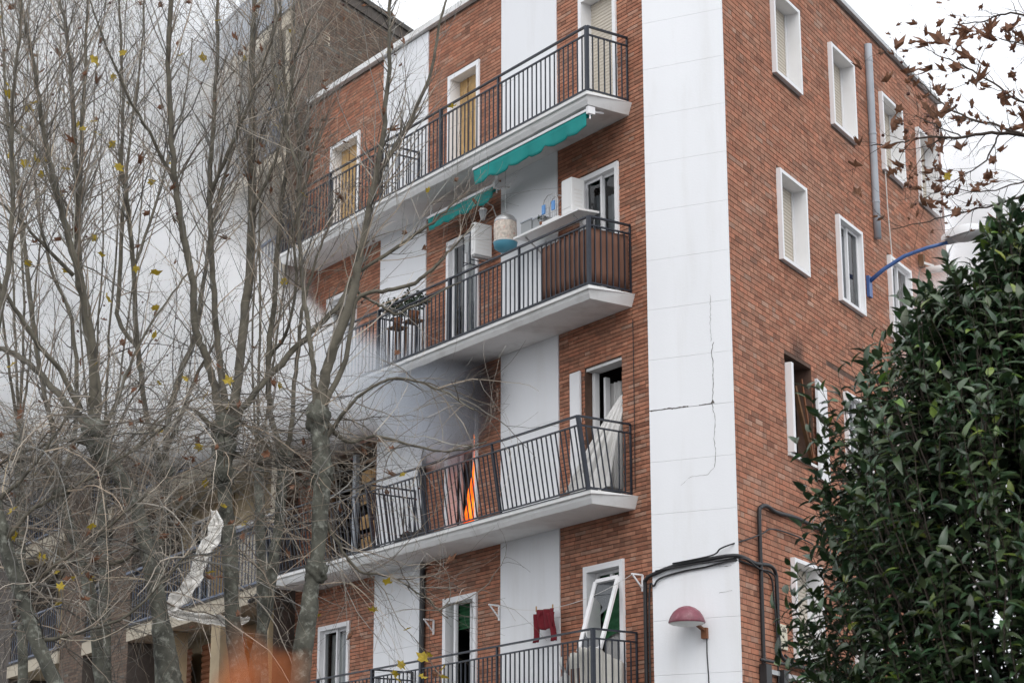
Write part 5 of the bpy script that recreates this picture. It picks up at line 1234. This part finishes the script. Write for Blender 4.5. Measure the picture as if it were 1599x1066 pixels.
for i in order[:300]:
    tn = int(re_.integers(0, 6)); key = (int(var[i]), tn)
    if key not in LM:
        bv_, bf_ = LP[key[0]]; LM[key] = mesh_np('leaf', bv_, bf_, 'leaf_green', True, np.repeat(ltint[[int(re_.integers(0, NLV))]], len(bv_), 0))
    X = np.cross(ld[i], ln[i]); o = link('leaf', LM[key], t, lp[i])
    mtx = Matrix((X, ld[i], ln[i])).transposed(); o.rotation_euler = mtx.to_euler(); o.scale = [float(lsc[i])] * 3
print('evergreen leaves', NLV)

# ================================================================== WHITE DEBRIS CAUGHT IN THE TREES
t = thing('torn_blind', px(268, 950, 23.4), 'long white torn blind draped over branches beside the middle tree', 'blind')
def ribbon(pts, name, Y):
    P = np.array([[*px(x, y, Y), w * 0.40 * Y / FPX] for x, y, w in pts]); P = catmull(P, 8); rs = np.random.default_rng(3)
    n = len(P); mb = MB(); k = 9
    for i in range(n):
        T = P[min(i+1, n-1), :3] - P[max(i-1, 0), :3]; T /= np.linalg.norm(T); S = np.cross(T, V(0, 1, 0)); S /= np.linalg.norm(S); N = np.cross(S, T)
        for j in range(k):
            u = j / (k - 1) * 2 - 1; e_ = 0.92 + 0.22 * math.sin(i * 0.7 + (2 if u > 0 else 0)) * abs(u) * 0.5 + rs.normal(0, 0.04) * abs(u); mb.vert(P[i, :3] + S * u * P[i, 3] * e_ + T * rs.normal(0, 0.006) + N * (0.06 * math.cos(u * 1.6) + 0.032 * math.sin(u * 7 + 1.3 * math.sin(i * 0.45)) + 0.012 * math.sin(i * 1.1 + u * 3) + rs.normal(0, 0.005)))
    for i in range(n - 1):
        for j in range(k - 1): q = i * k + j; mb.f.append([q, q + 1, q + k + 1, q + k])
    solid(mb.build(name, 'cloth_white', t, smooth=True), 0.004)
ribbon([(334, 796, 10), (338, 815, 26), (333, 838, 30), (318, 862, 28), (308, 890, 30), (296, 915, 32), (275, 938, 34), (262, 950, 22)], 'strip', 23.2)
ribbon([(258, 946, 12), (275, 958, 20), (305, 963, 19), (335, 967, 22), (360, 970, 20), (382, 968, 14), (388, 962, 6)], 'strip', 24.35)

# ================================================================== FIRE
def flame_mat(name, strength, c1, c2):
    m = bpy.data.materials.new(name); m.use_nodes = True; MATS[name] = m; n, l = m.node_tree.nodes, m.node_tree.links; n.remove(n['Principled BSDF'])
    em = n.new('ShaderNodeEmission'); em.inputs['Strength'].default_value = strength; geo = n.new('ShaderNodeNewGeometry'); tx = n.new('ShaderNodeTexNoise'); tx.inputs['Scale'].default_value = 7
    mp = n.new('ShaderNodeMapping'); mp.inputs['Scale'].default_value = (1, 1, 0.3); l.new(geo.outputs['Position'], mp.inputs[0]); l.new(mp.outputs[0], tx.inputs['Vector'])
    cr = n.new('ShaderNodeValToRGB'); cr.color_ramp.elements[0].position = 0.38; cr.color_ramp.elements[1].position = 0.66; cr.color_ramp.elements[0].color = (*c1, 1); cr.color_ramp.elements[1].color = (*c2, 1)
    l.new(tx.outputs[0], cr.inputs[0]); l.new(cr.outputs[0], em.inputs['Color'])
    tr = n.new('ShaderNodeBsdfTransparent'); mx = n.new('ShaderNodeMixShader'); lw_ = n.new('ShaderNodeLayerWeight'); lw_.inputs['Blend'].default_value = 0.45
    l.new(lw_.outputs['Facing'], mx.inputs[0]); l.new(em.outputs[0], mx.inputs[1]); l.new(tr.outputs[0], mx.inputs[2]); l.new(mx.outputs[0], n['Material Output'].inputs['Surface'])
flame_mat('flame', 1.9, (0.75, 0.06, 0.005), (1.0, 0.22, 0.02))
t = thing('flame', FL.w(4.5, -0.1, SLAB[1] + 0.05), 'orange flames burning in the balcony doorway', 'flame')
rf_ = random.Random(4)
for (s_, o_, z0, h, w_) in ((4.40, -0.02, 7.13, 1.05, 0.095), (4.38, -0.06, 7.13, 1.45, 0.07), (4.47, 0.02, 7.12, 0.60, 0.08), (4.54, -0.10, 7.13, 0.42, 0.07), (4.42, 0.06, 7.12, 0.30, 0.09), (4.33, 0.0, 7.5, 1.25, 0.035), (4.52, -0.03, 7.13, 0.85, 0.04), (4.60, -0.08, 7.12, 0.24, 0.06), (4.36, 0.09, 7.12, 0.2, 0.05)):
    pts, rr = [], []
    for i in range(9):
        u = i / 8; pts.append(FL.w(s_ + 0.05 * u + 0.03 * math.sin(u * 6 + s_ * 9), o_ + 0.03 * math.sin(u * 5), z0 + h * u)); rr.append(max(0.004, w_ * (0.7 + 0.6 * math.sin(u * 2.2)) * (1 - u) ** 0.7))
    MB().tube(pts, rr, 10).build('tongue', 'flame', t, smooth=True)

# ================================================================== SMOKE
def smoke_box(name, fr, x0, x1, y0, y1, z0, z1, label, build):
    mb = MB(); c = [(x, y, z) for z in (z0, z1) for x, y in ((x0, y0), (x1, y0), (x1, y1), (x0, y1))]; mb.hull8(c)
    me = bpy.data.meshes.new(name); me.from_pydata(mb.v, [], mb.f)
    m = bpy.data.materials.new(name); m.use_nodes = True; n, l = m.node_tree.nodes, m.node_tree.links; n.remove(n['Principled BSDF'])
    vol = n.new('ShaderNodeVolumePrincipled'); l.new(vol.outputs[0], n['Material Output'].inputs['Volume'])
    tc = n.new('ShaderNodeTexCoord'); nz = n.new('ShaderNodeTexNoise'); nz.inputs['Scale'].default_value = 0.62; nz.inputs['Detail'].default_value = 5
    l.new(tc.outputs['Object'], nz.inputs['Vector'])
    sb = n.new('ShaderNodeVectorMath'); sb.operation = 'SUBTRACT'; sb.inputs[1].default_value = (0.5, 0.5, 0.5); l.new(nz.outputs['Color'], sb.inputs[0])
    sc = n.new('ShaderNodeVectorMath'); sc.operation = 'MULTIPLY'; sc.inputs[1].default_value = (1.8, 0.9, 1.5); l.new(sb.outputs[0], sc.inputs[0])
    ad = n.new('ShaderNodeVectorMath'); ad.operation = 'ADD'; l.new(tc.outputs['Object'], ad.inputs[0]); l.new(sc.outputs[0], ad.inputs[1])
    sp = n.new('ShaderNodeSeparateXYZ'); l.new(ad.outputs[0], sp.inputs[0])
    raw = n.new('ShaderNodeSeparateXYZ'); l.new(tc.outputs['Object'], raw.inputs[0])
    def math_(op, a, b=None, clamp=False):
        k = n.new('ShaderNodeMath'); k.operation = op; k.use_clamp = clamp
        for i, v in enumerate((a, b)):
            if v is None: continue
            if isinstance(v, (int, float)): k.inputs[i].default_value = v
            else: l.new(v, k.inputs[i])
        return k.outputs[0]
    def step(v, a, b):
        k = n.new('ShaderNodeMapRange'); k.interpolation_type = 'SMOOTHSTEP'; k.inputs[1].default_value = a; k.inputs[2].default_value = b; l.new(v, k.inputs[0]); return k.outputs[0]
    def curve(v, pts):                            # piecewise curve of v
        xs = [p[0] for p in pts]; ys = [p[1] for p in pts]; x0_, x1_, y0_, y1_ = min(xs), max(xs), min(ys), max(ys)
        k = n.new('ShaderNodeMapRange'); k.inputs[1].default_value = x0_; k.inputs[2].default_value = x1_; l.new(v, k.inputs[0])
        fc = n.new('ShaderNodeFloatCurve'); c_ = fc.mapping.curves[0]
        nn = [((x - x0_) / (x1_ - x0_), (y - y0_) / (y1_ - y0_ + 1e-9)) for x, y in pts]
        c_.points[0].location = nn[0]; c_.points[1].location = nn[-1]
        for p in nn[1:-1]: c_.points.new(*p)
        fc.mapping.update(); l.new(k.outputs[0], fc.inputs['Value'])
        return math_('ADD', math_('MULTIPLY', fc.outputs[0], y1_ - y0_), y0_)
    fine = n.new('ShaderNodeTexNoise'); fine.inputs['Scale'].default_value = 1.3; fine.inputs['Detail'].default_value = 5; l.new(ad.outputs[0], fine.inputs['Vector'])
    build(n, l, vol, sp, raw, math_, step, curve, fine.outputs[0])
    me.materials.append(m); o = link(name, me, None, fr.o, fr.ang); o['kind'] = 'stuff'; o['label'] = label
    return o
def main_smoke(n, l, vol, sp, raw, math_, step, curve, fine):
    S, O, Z = sp.outputs[0], sp.outputs[1], sp.outputs[2]
    zl = curve(S, [(3.3, 8.9), (4.1, 8.7), (4.6, 8.35), (5.2, 8.6), (6.2, 8.95), (7.8, 9.15), (9.6, 9.4), (12, 9.75), (15, 10.4), (18.4, 11.6), (22.3, 13.5), (27, 15)])
    zu = curve(S, [(3.3, 9.85), (4.2, 9.85), (5, 10.0), (6.25, 10.6), (8, 11.1), (9.4, 12.2), (11, 13.7), (12.6, 15.4), (14.3, 17.6), (16.1, 20.0), (18, 26), (27, 27)])
    d = math_('MULTIPLY', step(math_('SUBTRACT', Z, zl), -0.25, 0.65), step(math_('SUBTRACT', zu, Z), -0.25, 0.55))
    om = curve(S, [(3.3, 0.65), (5, 1.1), (7, 1.7), (9, 2.1), (12, 2.7), (27, 3.2)])
    d = math_('MULTIPLY', d, step(math_('SUBTRACT', om, O), -0.15, 0.7)); d = math_('MULTIPLY', d, step(S, 3.0, 4.3))
    d = math_('MULTIPLY', d, math_('ADD', math_('MULTIPLY', step(fine, 0.34, 0.66), 1.25), 0.28))
    core = math_('MULTIPLY', step(S, 3.3, 4.0), step(S, 5.6, 4.4)); d = math_('ADD', d, math_('MULTIPLY', math_('MULTIPLY', core, d), 1.6))
    # a thin veil higher up, in front of the taller building
    veil = math_('MULTIPLY', step(S, 8.5, 14.0), step(Z, 9.8, 12.0)); veil = math_('MULTIPLY', veil, step(math_('SUBTRACT', om, raw.outputs[1]), 0.0, 0.7))
    tot = math_('ADD', math_('MULTIPLY', d, 4.4), math_('MULTIPLY', veil, 0.42))
    l.new(tot, vol.inputs['Density'])
    cr = n.new('ShaderNodeValToRGB'); k = n.new('ShaderNodeMapRange'); k.inputs[1].default_value = 3.4; k.inputs[2].default_value = 8.0; l.new(S, k.inputs[0]); l.new(k.outputs[0], cr.inputs[0])
    cr.color_ramp.elements[0].color = (0.03, 0.03, 0.032, 1); cr.color_ramp.elements[1].color = (0.985, 0.988, 0.994, 1); e = cr.color_ramp.elements.new(0.16); e.color = (0.22, 0.22, 0.24, 1); e = cr.color_ramp.elements.new(0.40); e.color = (0.74, 0.79, 0.86, 1); e = cr.color_ramp.elements.new(0.7); e.color = (0.94, 0.955, 0.975, 1)
    l.new(cr.outputs[0], vol.inputs['Color']); vol.inputs['Anisotropy'].default_value = 0.0
smoke_box('smoke', FL, 3.2, 27.0, 0.03, 3.6, 8.2, 26.0, 'thick grey white smoke rolling out along the left wall', main_smoke)
def side_smoke(n, l, vol, sp, raw, math_, step, curve, fine):
    S = math_('MULTIPLY', sp.outputs[0], -1.0); O, Z = sp.outputs[1], sp.outputs[2]
    zl = curve(S, [(7.0, 9.0), (9, 8.6), (12, 8.0), (16, 7.5)])
    s0 = curve(Z, [(7.0, 5.7), (9.5, 5.9), (10.8, 6.3), (11.7, 7.0), (12.6, 8.7), (14.0, 9.0), (15.3, 8.6), (17, 8.4), (19, 9)])
    d = math_('MULTIPLY', step(math_('SUBTRACT', S, s0), -0.3, 1.3), step(math_('SUBTRACT', 15.7, Z), -0.3, 1.6))
    d = math_('MULTIPLY', d, step(O, 1.5, 0.5)); d = math_('MULTIPLY', d, math_('ADD', math_('MULTIPLY', fine, 1.5), 0.1))
    l.new(math_('MULTIPLY', d, 1.3), vol.inputs['Density']); vol.inputs['Color'].default_value = (0.993, 0.993, 0.995, 1)
smoke_box('smoke', FR, -17.0, -5.6, 0.03, 1.8, 6.8, 18.2, 'pale smoke drifting past the far end of the side wall', side_smoke)
# glow of a fire low down behind the trunks
def ember(n, l, vol, sp, raw, math_, step, curve, fine):
    x, y, z_ = sp.outputs[0], sp.outputs[1], sp.outputs[2]
    q = math_('ADD', math_('ADD', math_('POWER', math_('ABSOLUTE', math_('DIVIDE', x, 0.55)), 2), math_('POWER', math_('ABSOLUTE', math_('DIVIDE', y, 0.45)), 2)), math_('POWER', math_('ABSOLUTE', math_('DIVIDE', z_, 0.50)), 2))
    d = math_('MULTIPLY', step(q, 1.0, 0.0), math_('ADD', math_('MULTIPLY', fine, 3.2), -1.0, True))
    l.new(math_('MULTIPLY', d, 2.2), vol.inputs['Density']); vol.inputs['Color'].default_value = (0.45, 0.22, 0.10, 1)
    l.new(math_('MULTIPLY', d, 0.5), vol.inputs['Emission Strength']); vol.inputs['Emission Color'].default_value = (1.0, 0.20, 0.03, 1)
EF = Frame(px(400, 1058, 22.6), (1, 0, 0), 1)
smoke_box('fire_glow', EF, -0.9, 0.9, -0.6, 0.6, -0.8, 0.8, 'orange glowing smoke low in front of the tree trunks', ember)
